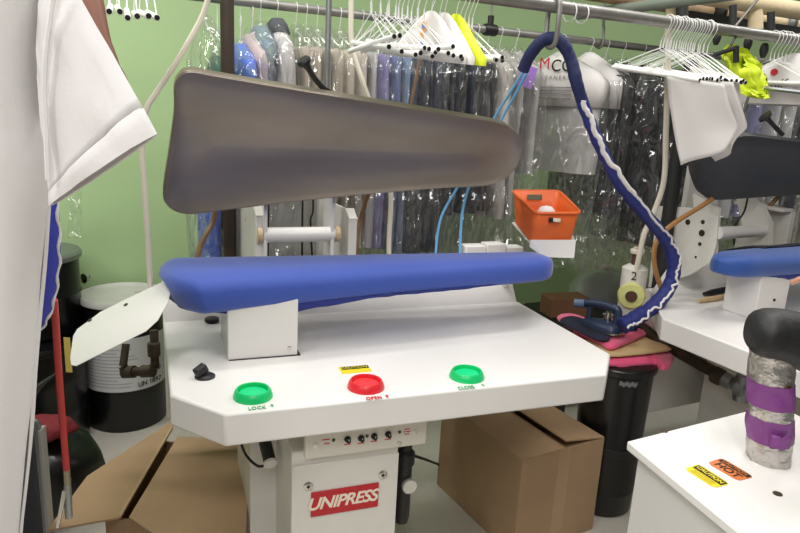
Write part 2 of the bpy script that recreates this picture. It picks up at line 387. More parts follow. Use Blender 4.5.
# buttons
for (px, py, ma, mb_, s_) in ((253, 393, M_green, M_greenc, 'green'), (366, 384, M_red, M_redc, 'red'), (467, 374, M_green, M_greenc, 'green')):
    c = F.z(px, py-1, ZT+.012)
    b = MB(); b.lathe([(.048, 0), (.048, .004), (.044, .016), (.040, .021), (.037, .020), (.0355, .010), (.035, .002)], (c.x, c.y, ZT), n=40)
    bt = build('push_button', b, ma, press); bt['label'] = s_+' push button guard'
    b = MB(); b.lathe([(.0345, .001), (.0345, .011), (.030, .0125), (0, .013)], (c.x, c.y, ZT), n=36); build('button_cap', b, mb_, bt)
def arrow(name, o, s_, mtl, up=True):
    k = 1 if up else -1
    b = MB(); b.prism([(o.x-.35*s_, o.y, o.z), (o.x+.35*s_, o.y, o.z), (o.x+.35*s_, o.y-k*.0*s_, o.z), (o.x, o.y+k*.7*s_, o.z)], (0, 0, .0005)); b.prism([(o.x-.18*s_, o.y-k*.5*s_, o.z), (o.x+.18*s_, o.y-k*.5*s_, o.z), (o.x+.18*s_, o.y+k*.05*s_, o.z), (o.x-.18*s_, o.y+k*.05*s_, o.z)], (0, 0, .0005))
    return build(name, b, mtl, press, smooth=False)
for (px, py, s_, mm_, ap, up) in ((257, 408, 'LOCK', M_greentxt, (272, 405.5), True), (374, 398, 'OPEN', M_redtxt, (387, 396), True), (466, 387.5, 'CLOSE', M_greentxt, (483, 385), False)):
    c = F.z(px, py, ZT+.0015); text('lettering', s_, .023, mm_, press, c, (1, 0, 0), (0, 1, 0), extrude=.0007, off=.0003, spacing=1.15, sx=.62)
    a = F.z(*ap, ZT+.0012); arrow('arrow_mark', a, .013, mm_, up)
c = F.z(355, 369.5, ZT); 
b = MB(); b.box((c.x-.042, c.y-.024, ZT), (c.x+.042, c.y+.024, ZT+.0008)); lb = build('warning_label', b, M_yellow, press, smooth=False)
b = MB(); b.box((c.x-.036, c.y+.002, ZT+.0008), (c.x+.042, c.y+.022, ZT+.0012)); build('label_band', b, M_blktxt, lb, smooth=False)
text('label_word', 'CAUTION', .017, M_yellow, lb, V((c.x, c.y+.012, ZT+.0014)), (1, 0, 0), (0, 1, 0))
# tilted black selector on the table corner
c = F.z(205, 377, ZT)
b = MB(); b.lathe([(.026, 0), (.026, .004), (.02, .008), (.012, .010)], (c.x, c.y, ZT), n=24); kb = build('selector_knob', b, M_black, press)
b = MB(); b.box((-.017, -.012, 0), (.017, .012, .024)); 
T_ = MX.Translation(V((c.x-.006, c.y, ZT+.010))) @ MX.Rotation(.5, 4, 'Z') @ MX.Rotation(-.45, 4, 'Y')
b.v = [T_ @ p for p in b.v]; build('knob_grip', b, M_black, kb, bevel=.005)
c = F.z(212, 322, ZT); b = MB(); b.lathe([(.02, 0), (.024, .006), (.022, .014), (.012, .018)], (c.x, c.y, ZT), n=18); build('rubber_stop', b, M_black, press)
# cabinet
b = MB(); b.box((-.352, .105, .06), (-.055, .62, .70)); b.box((-.30, .115, .70), (-.055, .6, .80)); cb = build('cabinet', b, M_whitein, press, bevel=.004)
b = MB(); b.box((-.352, .098, .06), (-.055, .106, .662)); dr = build('cabinet_door', b, M_whitein, press, bevel=.002)
b = MB(); b.box((-.42, .05, 0), (.02, .75, .06)); build('base_frame', b, M_whitein, press, bevel=.004)
b = MB(); b.box((-.3525, .2, .06), (-.30, .36, .797)); build('side_plate', b, M_whitein, press, bevel=.003)
pa = F.v(305, 463, .085); pb = F.v(426, 447, .085)
b = MB(); b.box((pa.x, .085, .685), (pb.x, .11, .798)); cp = build('control_panel', b, mat('panel_cream', (222, 217, 206), .4), press, bevel=.004)
def onpanel(x, y): q = F.v(x, y, .085); return q
for (x, y) in ((347.5, 439), (361, 438), (374, 436), (388, 434)):
    q = onpanel(x, y); b = MB(); b.lathe([(.009, 0), (.009, .003), (.0065, .004), (.006, .014), (.003, .015)], (q.x, .085, q.z), (0, -1, 0), 16); kk = build('dial_knob', b, M_black, cp)
    b = MB(); b.box((q.x-.001, .070, q.z), (q.x+.001, .0705, q.z+.006)); build('pointer', b, M_gauge, kk)
    text('dial_word', 'STEAM', .0065, M_redtxt, cp, V((q.x, .0845, q.z-.016)), (1, 0, 0), (0, 0, 1)) if False else None
    b = MB(); b.box((q.x-.009, .0845, q.z-.017), (q.x+.009, .0852, q.z-.014)); build('dial_caption', b, M_redtxt, cp)
for (x, y) in ((333.5, 440), (367, 436), (399.5, 432)):
    q = onpanel(x, y); b = MB(); b.lathe([(.0045, 0), (.0045, .002), (.001, .004)], (q.x, .085, q.z), (0, -1, 0), 12); build('indicator', b, mat('indicator_green', (70, 80, 50), .4), cp)
for (x, y) in ((316, 445.5), (399, 443.5), (415, 432)):
    q = onpanel(x, y); b = MB(); b.lathe([(.0075, 0), (.0075, .001), (.001, .002)], (q.x, .085, q.z), (0, -1, 0), 14); build('panel_screw', b, M_chrome, cp)
for (x, y, w) in ((326, 439.5, .022), (327, 443.5, .016), (407, 429, .016), (407, 431.5, .02), (407, 434, .014)):
    q = onpanel(x, y); b = MB(); b.box((q.x-w/2, .0845, q.z-.0014), (q.x+w/2, .0852, q.z+.0014)); build('caption_mark', b, M_redtxt, cp)
for (x, y) in ((308, 486), (382.5, 474.5)):
    q = F.v(x, y, .098); b = MB(); b.lathe([(.013, 0), (.013, .003), (.009, .005), (.001, .005)], (q.x, .098, q.z), (0, -1, 0), 20); lk = build('quarter_turn_lock', b, M_chrome, dr)
    b = MB(); b.box((-.004, -.0004, -.004), (.004, .0004, .004)); b.v = [V((q.x, .0925, q.z))+MX.Rotation(.78, 3, 'Y') @ p for p in b.v]; build('lock_slot', b, M_black, lk)
q0 = F.v(311, 491, .097); q1 = F.v(379, 480, .097); q2 = F.v(311, 517, .097)
sg = MB(); x0, x1 = q0.x, q1.x; zz1, zz0 = q0.z-.004, q2.z
sg.box((x0, .094, zz0), (x1, .098, zz1)); sgo = build('nameplate', sg, M_sign, press, bevel=.006)
text('nameplate_lettering', 'UNIPRESS', (zz1-zz0)*.66, M_whitetxt, sgo, V(((x0+x1)/2-.008, .0935, (zz0+zz1)/2)), (1, 0, 0), (0, 0, 1), shear=.28, off=.0012, spacing=.92)
# regulator and gauge right of the cabinet
g0 = F.v(405, 452, .2); g1 = F.v(405, 520, .2)
b = MB(); b.lathe([(.02, g1.z), (.024, g1.z+.02), (.024, .56), (.03, .565), (.03, .60), (.02, .61), (.022, .64), (.022, .78)], (g0.x, .2, 0), n=20); rg = build('air_regulator', b, M_black, press)
gg = F.v(410, 487, .165); b = MB(); b.lathe([(.022, 0), (.024, .012), (.022, .014)], (gg.x, .178, gg.z), (0, -1, 0), 24); ga = build('pressure_gauge', b, M_greybox, rg)
b = MB(); b.lathe([(.021, 0), (.001, .0006)], (gg.x, .1638, gg.z), (0, -1, 0), 24); b.box((gg.x-.001, .1625, gg.z-.012), (gg.x+.001, .163, gg.z+.004)); build('gauge_dial', b, M_gauge, ga)
hoseW('air_hose', [(411, 455, 1.86), (424, 459, 2.1), (440, 465, 2.6), (455, 470, 2.8)], .005, M_black, press, F)
# air cylinder to the left of the cabinet
c0 = F.L(at(262, 430, 1.75)); c1 = F.L(at(270, 462, 1.66))
b = MB(); b.tube([c0, c1], .018, 16); ac = build('air_cylinder', b, M_black, press)
d_ = (c1-c0).normalized(); b = MB(); b.tube([c1, c1+d_*.008], .0195, 16); build('cylinder_cap', b, M_white, ac)
hoseW('air_line', [(240, 440, 1.75), (246, 455, 1.7), (258, 466, 1.66), (268, 464, 1.655)], .004, M_black, press, F)
# guard plate on the left end and the tray on the right end
gp0 = at(165, 281, 1.80); gp1 = at(85, 322, 1.72); gp2 = at(78, 366, 1.52)
gn = (gp1-gp0).cross(gp2-gp0).normalized()
poly = [(84, 324), (100, 312), (130, 297), (164, 281), (172, 286), (168, 302), (158, 320), (146, 331), (112, 348), (76, 366), (71, 365), (70, 358), (73, 336), (77, 329)]
b = MB(); b.prism([F.L(onpl(x, y, gp0, gn)) for x, y in poly], (0, .004, -.003)); gpo = build('guard_plate', b, M_white, press, bevel=.001)
for (x, y) in ((90, 319.5), (126, 304)):
    q = F.L(onpl(x, y+1, gp0, gn)); nl = V((gn.dot(F.uu), gn.dot(F.vv), gn.z)); nl = nl if nl.z > 0 else -nl
    b = MB(); b.lathe([(.006, 0), (.006, .002), (.001, .003)], q+nl*.0005, nl, 12); build('plate_screw', b, M_black, gpo)
b = MB(); pm = F.L(onpl(164, 290, gp0, gn)); b.tube([pm+V((0, .01, -.008)), pm+V((.05, .10, -.01)), V((-.56, VC, 1.05))], .010, 10); build('plate_bracket', b, M_white, gpo)
# iron steam pipe under the guard plate
fp = [(126, 344, 1.95), (123, 366, 1.92), (127, 372, 1.92), (150, 371, 1.90), (155, 365, 1.90), (154, 330, 1.92)]
pts = [F.L(at(*p)) for p in fp]; b = MB(); b.tube([pts[0], pts[1]], .012, 12); b.tube([pts[1], pts[2], pts[3], pts[4]], .015, 12); b.tube([pts[4], pts[5]], .013, 12)
sp = build('steam_pipe', b, M_iron, press)
for p, d in ((pts[2], pts[3]-pts[2]), (pts[3], pts[2]-pts[3])):
    q = MB(); dn = d.normalized(); q.tube([p-dn*.012, p+dn*.028], .02, 12); build('pipe_elbow', q, M_iron, sp)
b = MB(); p4 = F.L(at(154, 352, 1.9)); b.tube([p4+V((0, 0, -.012)), p4+V((0, 0, .03))], .019, 8); build('pipe_union', b, M_iron, sp)
b = MB(); b.box((-.43, .35, .06), (-.05, .70, .797)); build('rear_cabinet', b, M_whitein, press, bevel=.003)
# tray
ty = [at(512, 222, 2.52), at(566, 222, 2.52), at(576, 241, 2.26), at(531, 243, 2.26)]
b = MB(); b.prism([F.L(p) for p in ty], (0, 0, -.006)); tr_ = build('end_tray', b, M_white, press, bevel=.001)
q = [F.L(p) for p in (at(531, 240, 2.25), at(576, 240, 2.25), at(574, 258, 2.24), at(543, 257, 2.24), at(530, 247, 2.25))]
b = MB(); b.prism(q, (0, .006, 0)); build('tray_lip', b, M_white, tr_)
b = MB(); b.tube([F.L(at(545, 250, 2.3)), F.L(at(520, 270, 2.4)), V((.60, .76, .93))], .012, 8); build('tray_arm', b, M_white, tr_)
# two light blue air lines from the sleeve down behind the head
bl = [[(523, 72, 2.42), (508, 96, 2.45), (492, 122, 2.48), (470, 165, 2.5), (456, 190, 2.5), (441, 218, 2.48), (436, 250, 2.46), (436, 275, 2.44)], [(527, 73, 2.44), (514, 97, 2.47), (499, 124, 2.5), (478, 165, 2.52), (468, 190, 2.52), (462, 215, 2.5), (460, 250, 2.48), (460, 275, 2.46)]]

# ------------------------------------------------------------------ rails
P1 = at(490, 30, 3.06); PU = at(660, 21, 2.45)
def rail(name, label, P, t0, t1, r, extras=()):
    b = MB(); b.tube([P+RD*t0, P+RD*t1], r, 16); o = build(name, b, M_rail); tag(o, label, 'rail'); return o
r1 = rail('hanging_rail', 'grey pipe rail carrying the bagged garments along the green wall', P1, -2.0, 2.6, .017)
r2 = rail('hanging_rail', 'upper grey pipe rail nearer the room, carrying empty hangers', PU, -2.4, 2.2, .021)
for t in (0.02, .04):
    pass
cl = thing('rail_clamp', 'black clamp on rail end below a rod behind the middle hangers', 'clamp', P1)
b = MB(); b.lathe([(.024, -.03), (.026, -.02), (.026, .02), (.024, .03)], (0, 0, 0), RD, 16); build('collar', b, M_black, cl)
b = MB(); b.tube([(0, 0, .02), (0, 0, .06)], .014, 10); build('socket', b, M_black, cl)
b = MB(); b.tube([(0, 0, .05), (0, 0, 1.15)], .005, 8); build('rod', b, M_rail, cl)
# drop hook S between the rails
tS = .62; pA = P1+RD*tS
sh_ = [pA+V((-.02, .03, .0)), pA+V((0, 0, -.024)), pA+V((.012, -.024, 0)), pA+V((.008, -.02, .06)), pA+V((0, -.02, .2)), pA+V((0, -.01, 1.15))]
b = MB(); b.tube(spline(sh_), .007, 10); tag(build('rail_hook', b, M_rail), 'grey hook dropping to the lower rail beside the hose loop', 'hook')
# posts
pp = at(228, 100, 2.36)
b = MB(); b.tube([(pp.x, pp.y, 0), (pp.x, pp.y, 3.1)], .0235, 20); tag(build('support_pole', b, M_brownpipe), 'dark brown vertical pole behind the left part of the steel press head', 'pole')
pp = at(328, 40, 2.5)
b = MB(); b.tube([(pp.x, pp.y, 0), (pp.x, pp.y, 3.1)], .0105, 14); tag(build('conduit_pipe', b, M_galv), 'thin grey vertical conduit pipe beside the black lever of the steel head', 'pipe')
# hoses hanging from above
def hose(label, px, r, mm_=M_hose):
    o = hoseW('steam_hose', px, r, mm_, None); return tag(o, label, 'hose')
hose('cream hose hanging on the left from ceiling to white guard plate', [(212, -40, 1.95), (206, 6, 1.93), (185, 48, 1.9), (158, 90, 1.86), (147, 108, 1.85), (142, 135, 1.84), (144, 180, 1.83), (148, 240, 1.82), (150, 278, 1.81), (151, 292, 1.80)], .0085)
hose('cream hose hanging behind the middle of the steel head', [(351, -40, 2.5), (351, 10, 2.5), (352, 45, 2.5), (362, 80, 2.5), (376, 120, 2.52), (388, 165, 2.52), (391, 200, 2.52), (389, 240, 2.5), (389, 275, 2.48)], .0095)
hose('cream hose hanging in front of dark bagged garments down to lime foam ring', [(668, 22, 2.50), (668, 60, 2.60), (666, 130, 2.62), (664, 180, 2.62), (654, 212, 2.62), (644, 235, 2.62), (638, 262, 2.62), (635, 274, 2.62)], .011)

# ------------------------------------------------------------------ hangers
YH = TH-pi/2
def make_hanger(w=.40, h=.085, hk=.088, r=.0013, tube=True):
    # hook opening at z=0 (rests on the rail), plane x-z
    root = thing('wire_hanger', 'white wire hanger', 'hanger')
    rr = .024
    pts = [V((rr*cos(a), 0, -.0+rr*sin(a)-0)) for a in [R_(190-20*i) for i in range(11)]]
    pts += [V((rr*.7, 0, -.022)), V((.004, 0, -.045)), V((0, 0, -.06)), V((0, 0, -hk))]
    b = MB(); b.tube(pts, r, 5)
    b.tube([(0, 0, -hk), (-w*.12, 0, -hk-.018), (-w/2, 0, -hk-h)], r, 5); b.tube([(0, 0, -hk), (w*.12, 0, -hk-.018), (w/2, 0, -hk-h)], r, 5)
    b.tube([(0, 0, -hk+.03), (.002, .002, -hk)], r*1.9, 5)
    build('wire', b, M_wire, root)
    if tube:
        b = MB(); b.tube([(-w/2, 0, -hk-h), (w/2, 0, -hk-h)], .0075, 10)
        b.tube([(w/2+.0002, 0, -hk-h), (w/2+.0012, 0, -hk-h)], .0062, 10, mi=1); b.tube([(-w/2-.0002, 0, -hk-h), (-w/2-.0012, 0, -hk-h)], .0062, 10, mi=1)
        build('strut_tube', b, [M_tube, M_hole], root)
    return root
HG = make_hanger()
first = [True]
def place_hanger(t, yaw, tilt, label, group, P=PU, dz=0, r=.021):
    o = HG if first[0] else dup(HG)
    first[0] = False
    p = P+RD*t+V((0, 0, r-.019+dz)); o.location = p; o.rotation_euler = (0, tilt, yaw); o['label'] = label; o['group'] = group; return o
lab = 'empty white strut hanger in the bunch at top left beside the white sleeve'
for i in range(11):
    place_hanger(-1.885+.0195*i, YH-.02+random.uniform(-.02, .02), R_(8+random.uniform(-1, 1)), lab, 'hangers at top left', dz=.020+random.uniform(-.006, .006))
lab = 'empty white strut hanger in the middle bunch above the dark bagged trousers'
for i in range(10):
    place_hanger(-1.09+.024*i+random.uniform(-.006, .006), YH+random.uniform(-.12, .12), R_(7+random.uniform(-2, 2)), lab, 'hangers in the middle bunch', dz=random.uniform(-.012, .004))
lab = 'empty white strut hanger at the end of the middle bunch past the lime cover'
for i in range(4):
    place_hanger(-.80+.014*i, YH+.05+random.uniform(-.05, .05), R_(5+random.uniform(-2, 2)), lab, 'hangers past the lime cover', dz=random.uniform(-.01, .004))
lab = 'empty white strut hanger in the dense bunch above the white paper sheets'
for i in range(20):
    place_hanger(.03+.012*i+random.uniform(-.004, .004), YH+.10-.004*i+random.uniform(-.05, .05), R_(7+random.uniform(-1.5, 1.5)), lab, 'hangers above the paper sheets', dz=random.uniform(-.006, .003))
lab = 'white wire hanger hook among those at the far end of the upper rail'
for i in range(12):
    place_hanger(.60+.022*i, YH+random.uniform(-.05, .05), R_(2), lab, 'hangers at the far end of the upper rail', dz=random.uniform(-.006, .003))
lab = 'empty white wire hanger high on the middle of the upper rail'
for i in range(6):
    place_hanger(-1.10+.03*i, YH+random.uniform(-.2, .2), R_(random.uniform(-4, 6)), lab, 'loose hangers over the middle', dz=random.uniform(-.004, .004))

# ------------------------------------------------------------------ bagged garments on the lower rail
def ring_(w, d, z, n=28, seed=0, fold=.0, p=.7, x0=0):
    out = []
    for k in range(n):
        a = 2*pi*k/n; ca, sa = cos(a), sin(a)
        x = math.copysign(abs(ca)**p, ca)*w/2; y = math.copysign(abs(sa)**p, sa)*d/2
        q = NZ.noise(V((x*16+seed*3.1, y*9, z*1.6+seed))); q2 = NZ.noise(V((x*34+seed, y*20+5, z*3+seed*2)))
        y += fold*(q+.5*q2); x += fold*.6*NZ.noise(V((y*20, z*5, seed)))
        out.append(V((x0+x, y, z)))
    return out
def trousers_mb(w, L, d, seed):
    rs = [ring_(w*.9, d*.5, -.150, seed=seed, fold=.002)]
    N = 22
    for i in range(N+1):
        s_ = i/N; rs.append(ring_(w*(.97+.05*NZ.noise(V((s_*3, seed, 0)))), d*(1+.25*sin(3*s_+seed)), -.160-L*s_, seed=seed, fold=.010+.006*s_))
    m_ = MB(); m_.loft(rs); return m_
def shirt_mb(w, L, d, seed):
    prof = [(.10, .05, -.085), (.13, .06, -.10), (.26, .065, -.125), (.36, .07, -.155), (w*.97, .07, -.19), (w, d, -.24)]
    rs = [ring_(a, b_, z, seed=seed, fold=.002) for a, b_, z in prof]
    N = 20
    for i in range(1, N+1):
        s_ = i/N; rs.append(ring_(w*(1+.03*NZ.noise(V((s_*3, seed, 0)))), d*(1+.2*s_), -.24-(L-.2)*s_, seed=seed, fold=.010+.012*s_))
    m_ = MB(); m_.loft(rs); return m_
def bag_mb(w, L, d, seed, top=-.06):
    rs = []
    prof = [(.05, .03, top), (.12, .05, top-.02), (.28, .06, top-.06), (w*.95, d*.9, top-.125)]
    for a, b_, z in prof: rs.append(ring_(a, b_, z, n=44, seed=seed+9, fold=.010))
    N = 34
    for i in range(1, N+1):
        s_ = i/N; rs.append(ring_(w*(1+.05*NZ.noise(V((s_*4, seed, 3)))), d*(1+.3*s_), top-.125-(L-.125)*s_, n=44, seed=seed+9, fold=.030+.016*s_))
    m_ = MB(); m_.loft(rs, False, False); return m_
cnt = [0]
def garment(kind, t, rgb, label, w=.40, L=.75, d=.05, bagL=None, yaw=0, dy=0, P=P1, grp=None, bag=True, dz=0, bot=None, bagbot=None):
    cnt[0] += 1; sd = cnt[0]*1.37
    p = P+RD*t+V((0, 0, dz))
    if bot: L = p.z-at(400, bot+(p.x/p.y*650)*-.052, p.y).z-(.160 if kind == 't' else .04)
    bagL = (p.z-at(400, (bagbot or 250)+(p.x/p.y*650)*-.052, p.y).z) if (bagbot or bot) else bagL
    nm = {'t': 'bagged_trousers', 's': 'bagged_shirt', 'j': 'bagged_suit', 'b': 'garment_bag'}[kind]
    root = thing(nm, label, {'t': 'trousers', 's': 'shirt', 'j': 'suit', 'b': 'bag'}[kind], p, YH+yaw, grp)
    h = MB(); rr = .019
    h.tube([V((rr*cos(a), 0, rr*sin(a))) for a in [R_(190-25*i) for i in range(9)]]+[V((.004, 0, -.035)), V((0, 0, -.06)), V((0, 0, -.10))], .0014, 5)
    if kind != 'b' or True:
        zb_ = -.15 if kind == 't' else -.17
        h.tube([(0, 0, -.085), (-.18, 0, zb_)], .0014, 5); h.tube([(0, 0, -.085), (.18, 0, zb_)], .0014, 5)
    h.tube([(0, 0, -dz+.01), (0, 0, -.02)], .0014, 5)
    build('hanger', h, M_wire, root)
    cm = cloth('cloth_%d_%d_%d' % rgb, rgb)
    if kind == 't': build('trousers', trousers_mb(w, L, d, sd), cm, root, sharp=80)
    elif kind in 'sj': build('shirt' if kind == 's' else 'jacket', shirt_mb(w, L, d, sd), cm, root, sharp=80)
    if bag:
        build('plastic_cover', bag_mb(w+.05, bagL or (L+.35), d+.03, sd), BAG, root, sharp=80)
    return root
# positions along the rail are found from where each one hangs
def T_at(px):
    d = ray(px, 40+ (px-490)*.12); A = V((RD.x, -d.x)); 
    # solve P1.xy + t*RD.xy = s*d.xy
    det = RD.x*(-d.y)+RD.y*d.x
    return ((-P1.x)*(-d.y) - (-P1.y)*(-d.x))/det if False else ( (P1.y*d.x-P1.x*d.y)/(RD.x*d.y-RD.y*d.x) )
G = [
 ('b', 205, (60, 110, 80), 'clear empty garment bag hanging left of the brown pole', dict(L=.75, w=.40, d=.06)),
 ('s', 217, (46, 96, 80), 'dark green garment in plastic just left of the brown pole', dict(dz=-.12, w=.24, d=.04, bot=240)),
 ('s', 240, (84, 118, 214), 'bright blue shirt in plastic just right of the brown pole', dict(dz=-.07, w=.40, d=.05, bot=245)),
 ('s', 252, (196, 178, 180), 'pale pinkish shirt in plastic beside the bright blue shirt', dict(dz=-.03, w=.40, d=.035, bot=240)),
 ('s', 260, (116, 136, 150), 'slate blue shirt in plastic beside the pale pinkish shirt', dict(w=.40, d=.035, bot=240)),
 ('j', 277, (204, 200, 200), 'white coat with dark collar in plastic left of the beige trousers', dict(w=.42, d=.08, bot=240)),
 ('t', 296, (196, 184, 168), 'beige trousers in plastic leading the beige row beside the white coat', dict(bot=240)),
 ('t', 306, (202, 190, 174), 'beige trousers in plastic, second of the beige row from the white coat', dict(bot=240)),
 ('t', 317, (190, 178, 160), 'beige trousers in plastic hanging behind the black lever knob', dict(bot=240)),
 ('t', 328, (204, 194, 178), 'pale beige trousers in plastic hanging behind the thin grey conduit', dict(bot=240)),
 ('t', 340, (200, 190, 174), 'beige trousers in plastic just right of the thin conduit', dict(bot=240)),
 ('t', 350, (206, 198, 188), 'cream trousers in plastic behind the upper middle cream hose', dict(bot=240)),
 ('t', 362, (196, 192, 196), 'whitish grey trousers in plastic between the beige row and lavender ones', dict(bot=240)),
 ('t', 374, (134, 130, 176), 'lavender trousers in plastic next to the middle cream hose', dict(bot=240)),
 ('t', 384, (110, 122, 160), 'blue grey trousers in plastic right of the lavender pair', dict(bot=244)),
 ('t', 393, (128, 150, 180), 'light denim blue trousers in plastic beside the navy row', dict(bot=246)),
 ('t', 403, (48, 54, 72), 'dark navy trousers in plastic leading the navy row beside denim blue', dict(bot=246)),
 ('t', 414, (42, 46, 62), 'navy trousers in plastic, second of the navy row from the denim pair', dict(bot=247)),
 ('t', 424, (52, 58, 76), 'navy trousers in plastic, third of the navy row from the denim pair', dict(bot=246)),
 ('t', 435, (44, 48, 62), 'navy trousers in plastic, fourth of the navy row from the denim pair', dict(bot=246)),
 ('t', 446, (36, 38, 48), 'charcoal navy trousers in plastic below the triangular logo cover', dict(bot=210)),
 ('t', 457, (46, 50, 64), 'navy trousers in plastic below the plain white triangular cover', dict(bot=208)),
 ('t', 467, (34, 36, 44), 'near black trousers in plastic below the lime triangular cover', dict(bot=208)),
 ('t', 477, (30, 31, 36), 'black trousers in plastic with paper band beside the grey shirts', dict(bot=206)),
 ('s', 488, (176, 170, 164), 'beige grey shirt in plastic right after the black trousers', dict(w=.42, d=.06, bot=212)),
 ('s', 500, (168, 164, 160), 'grey shirt in plastic behind the two light blue tubes', dict(w=.42, d=.05, bot=208)),
 ('s', 516, (172, 170, 168), 'light grey shirt in plastic behind the purple tag', dict(w=.40, d=.05, bot=170)),
 ('s', 562, (182, 180, 178), 'grey shirt in plastic under the paper cape with red and black letters', dict(w=.46, d=.07, yaw=.42, bot=170)),
 ('t', 590, (28, 28, 32), 'black trousers in plastic under the second printed paper cape', dict(w=.38, d=.09, yaw=.2, bot=206)),
 ('t', 606, (50, 50, 54), 'charcoal trousers in crumpled plastic between the black trousers and black suit', dict(w=.38, bot=210, d=.08)),
 ('j', 622, (26, 26, 30), 'black suit in shiny plastic beside the crumpled clear bag', dict(w=.50, d=.13, yaw=.25, bot=216)),
 ('j', 642, (22, 23, 27), 'black suit in plastic left of the right cream hose', dict(w=.50, d=.13, yaw=.2, bot=238)),
 ('j', 664, (20, 21, 26), 'black coat in plastic behind the right cream hose', dict(w=.50, d=.13, yaw=.15, bot=240)),
 ('j', 686, (24, 24, 28), 'black coat in plastic behind the white paper sheets', dict(w=.50, d=.13, yaw=.1, bot=225)),
 ('s', 718, (206, 204, 208), 'white shirt in plastic behind the slanting grey rod', dict(w=.42, L=.8, d=.06)),
 ('s', 735, (150, 150, 190), 'lavender striped shirt in plastic left of the second black lever', dict(w=.42, L=.8, d=.06)),
 ('s', 752, (210, 208, 208), 'white shirt in plastic with a pink tag behind the dark grey head', dict(w=.42, L=.85, d=.06)),
 ('s', 768, (200, 198, 196), 'pale shirt in plastic above the second black lever', dict(w=.42, L=.9, d=.06)),
 ('s', 783, (52, 50, 66), 'dark indigo shirt in plastic near the far end of the lower rail', dict(w=.42, L=.8, d=.06)),
 ('t', 796, (188, 180, 164), 'khaki trousers in plastic at the far end of the lower rail', dict(L=1.0)),
 ('t', 812, (180, 172, 156), 'khaki trousers in plastic beyond the dark grey head', dict(L=1.0)),
]
GO = {}
for kind, px, rgb, label, kw in G:
    kw = dict(kw)
    if kind == 't': kw.setdefault('w', .34); kw.setdefault('L', .78); kw.setdefault('d', .045); kw.setdefault('bagL', 1.02)
    GO[px] = garment(kind, T_at(px), rgb, label, yaw=kw.pop('yaw', 0)+random.uniform(-.05, .05), **kw)
# dark collar on the white coat
g = GO[277]; b = MB(); b.loft([ring_(.07, .04, -.05), ring_(.10, .07, -.07), ring_(.15, .09, -.105)], False, False); build('collar', b, mat('slate_collar', (70, 72, 78), .8), g, solid=.004)

g = GO[205]; b = MB(); b.loft([ring_(.30, .03, -.66, seed=2), ring_(.34, .05, -.68, seed=2, fold=.01), ring_(.36, .05, -.9, seed=2, fold=.012), ring_(.36, .05, -1.15, seed=2, fold=.012)]); build('folded_cloth', b, cloth('royal_blue_fold', (58, 88, 190)), g, sharp=80)
# printed paper capes over two garments (parts of those hanging garments)
def cape(g, w, h, z0, word, d=.075, red=True, flip=1):
    prof = [(.04, z0), (.16, z0-.035), (w*.8, z0-.085), (w, z0-.13), (w, z0-h)]
    b = MB(); b.loft([ring_(a, (.03+d*min(1, i/2)), z, p=.6) for i, (a, z) in enumerate(prof)], False, False); o = build('paper_cape', b, M_paper, g, solid=.0008, sharp=60)
    y = -(d+.03)/2-.006
    return o
c1 = cape(GO[562], .48, .25, -.06, '')
# the printed front looks back towards the room: local -y
fx = (1, 0, 0); ez = (0, 0, 1)
text('cape_letter', 'M', .075, M_redpaint, c1, V((-.05, -.0625, -.120)), fx, ez)
text('cape_letter', 'CO', .075, M_blktxt, c1, V((.042, -.0625, -.130)), fx, ez, off=.0005)
text('cape_line', 'CLEANERS', .026, M_greytxt, c1, V((.0, -.0625, -.182)), fx, ez, spacing=1.5)
for z_ in (-.225, -.24, -.255, -.275):
    b = MB(); b.box((-.14, -.063, z_-.002), (.10, -.0615, z_+.002)); build('cape_rule', b, M_greytxt, c1)
c2 = cape(GO[590], .40, .26, -.05, '')
text('cape_letter', 'M', .07, M_redpaint, c2, V((-.13, -.0625, -.12)), fx, ez, off=.001)
text('cape_letter', 'CO', .07, M_blktxt, c2, V((-.03, -.0625, -.125)), fx, ez, shear=.25)
b = MB(); b.box((-.036, -.002, -.09), (.036, .002, 0)); pt = at(529, 78, 2.9)
o = build('paper_tag', b, M_purpletag); o.location = pt+V((0, 0, .05)); o.rotation_euler = (0, R_(14), .15); tag(o, 'purple paper tag hanging beside the end of the navy hose sleeve', 'tag')
b = MB(); b.box((-.09, -.002, -.12), (.09, .002, 0)); o = build('paper_band', b, M_paper, GO[477]); o.location = (0, -.035, -.18)

# triangular covers on the upper rail
def tri_cover(t, mtl, label, yaw, w=.40, emblem=False, name='hanger_cover', tilt=.1):
    p = PU+RD*t
    o = thing(name, label, 'hanger cover', p, YH+yaw); o.rotation_euler = (0, tilt, YH+yaw)
    h = MB(); rr = .024; h.tube([V((rr*cos(a), 0, rr*sin(a))) for a in [R_(190-25*i) for i in range(9)]]+[V((.004, 0, -.03)), V((0, 0, -.05)), V((0, 0, -.08))], .0014, 5); build('wire_hook', h, M_wire, o)
    prof = [(.03, .012, -.06), (.12, .03, -.085), (w*.7, .035, -.14), (w, .03, -.18), (w, .028, -.20)]
    b = MB(); b.loft([ring_(a, d, z, p=.6, seed=t*7, fold=.003) for a, d, z in prof]); c = build('cover', b, mtl, o, sharp=60)
    if emblem:
        for (x, z, r, mm_) in ((.0, -.105, .015, M_orgprint), (-.002, -.106, .009, M_blueprint), (-.012, -.132, .009, M_orgprint), (.0, -.155, .010, M_blueprint)):
            q = MB(); q.lathe([(r, 0), (r, .0006), (.0005, .0008)], (x, -.0205-(.0006 if mm_ is M_blueprint else 0), z), (0, -1, 0), 18); build('emblem', q, mm_, c)
    return o
tri_cover(-.90, M_paper, 'white triangular paper cover with orange and blue emblems on upper rail', .16, emblem=True, w=.38)
tri_cover(-.855, M_paper, 'plain white triangular cover between the emblem cover and lime cover', .02)
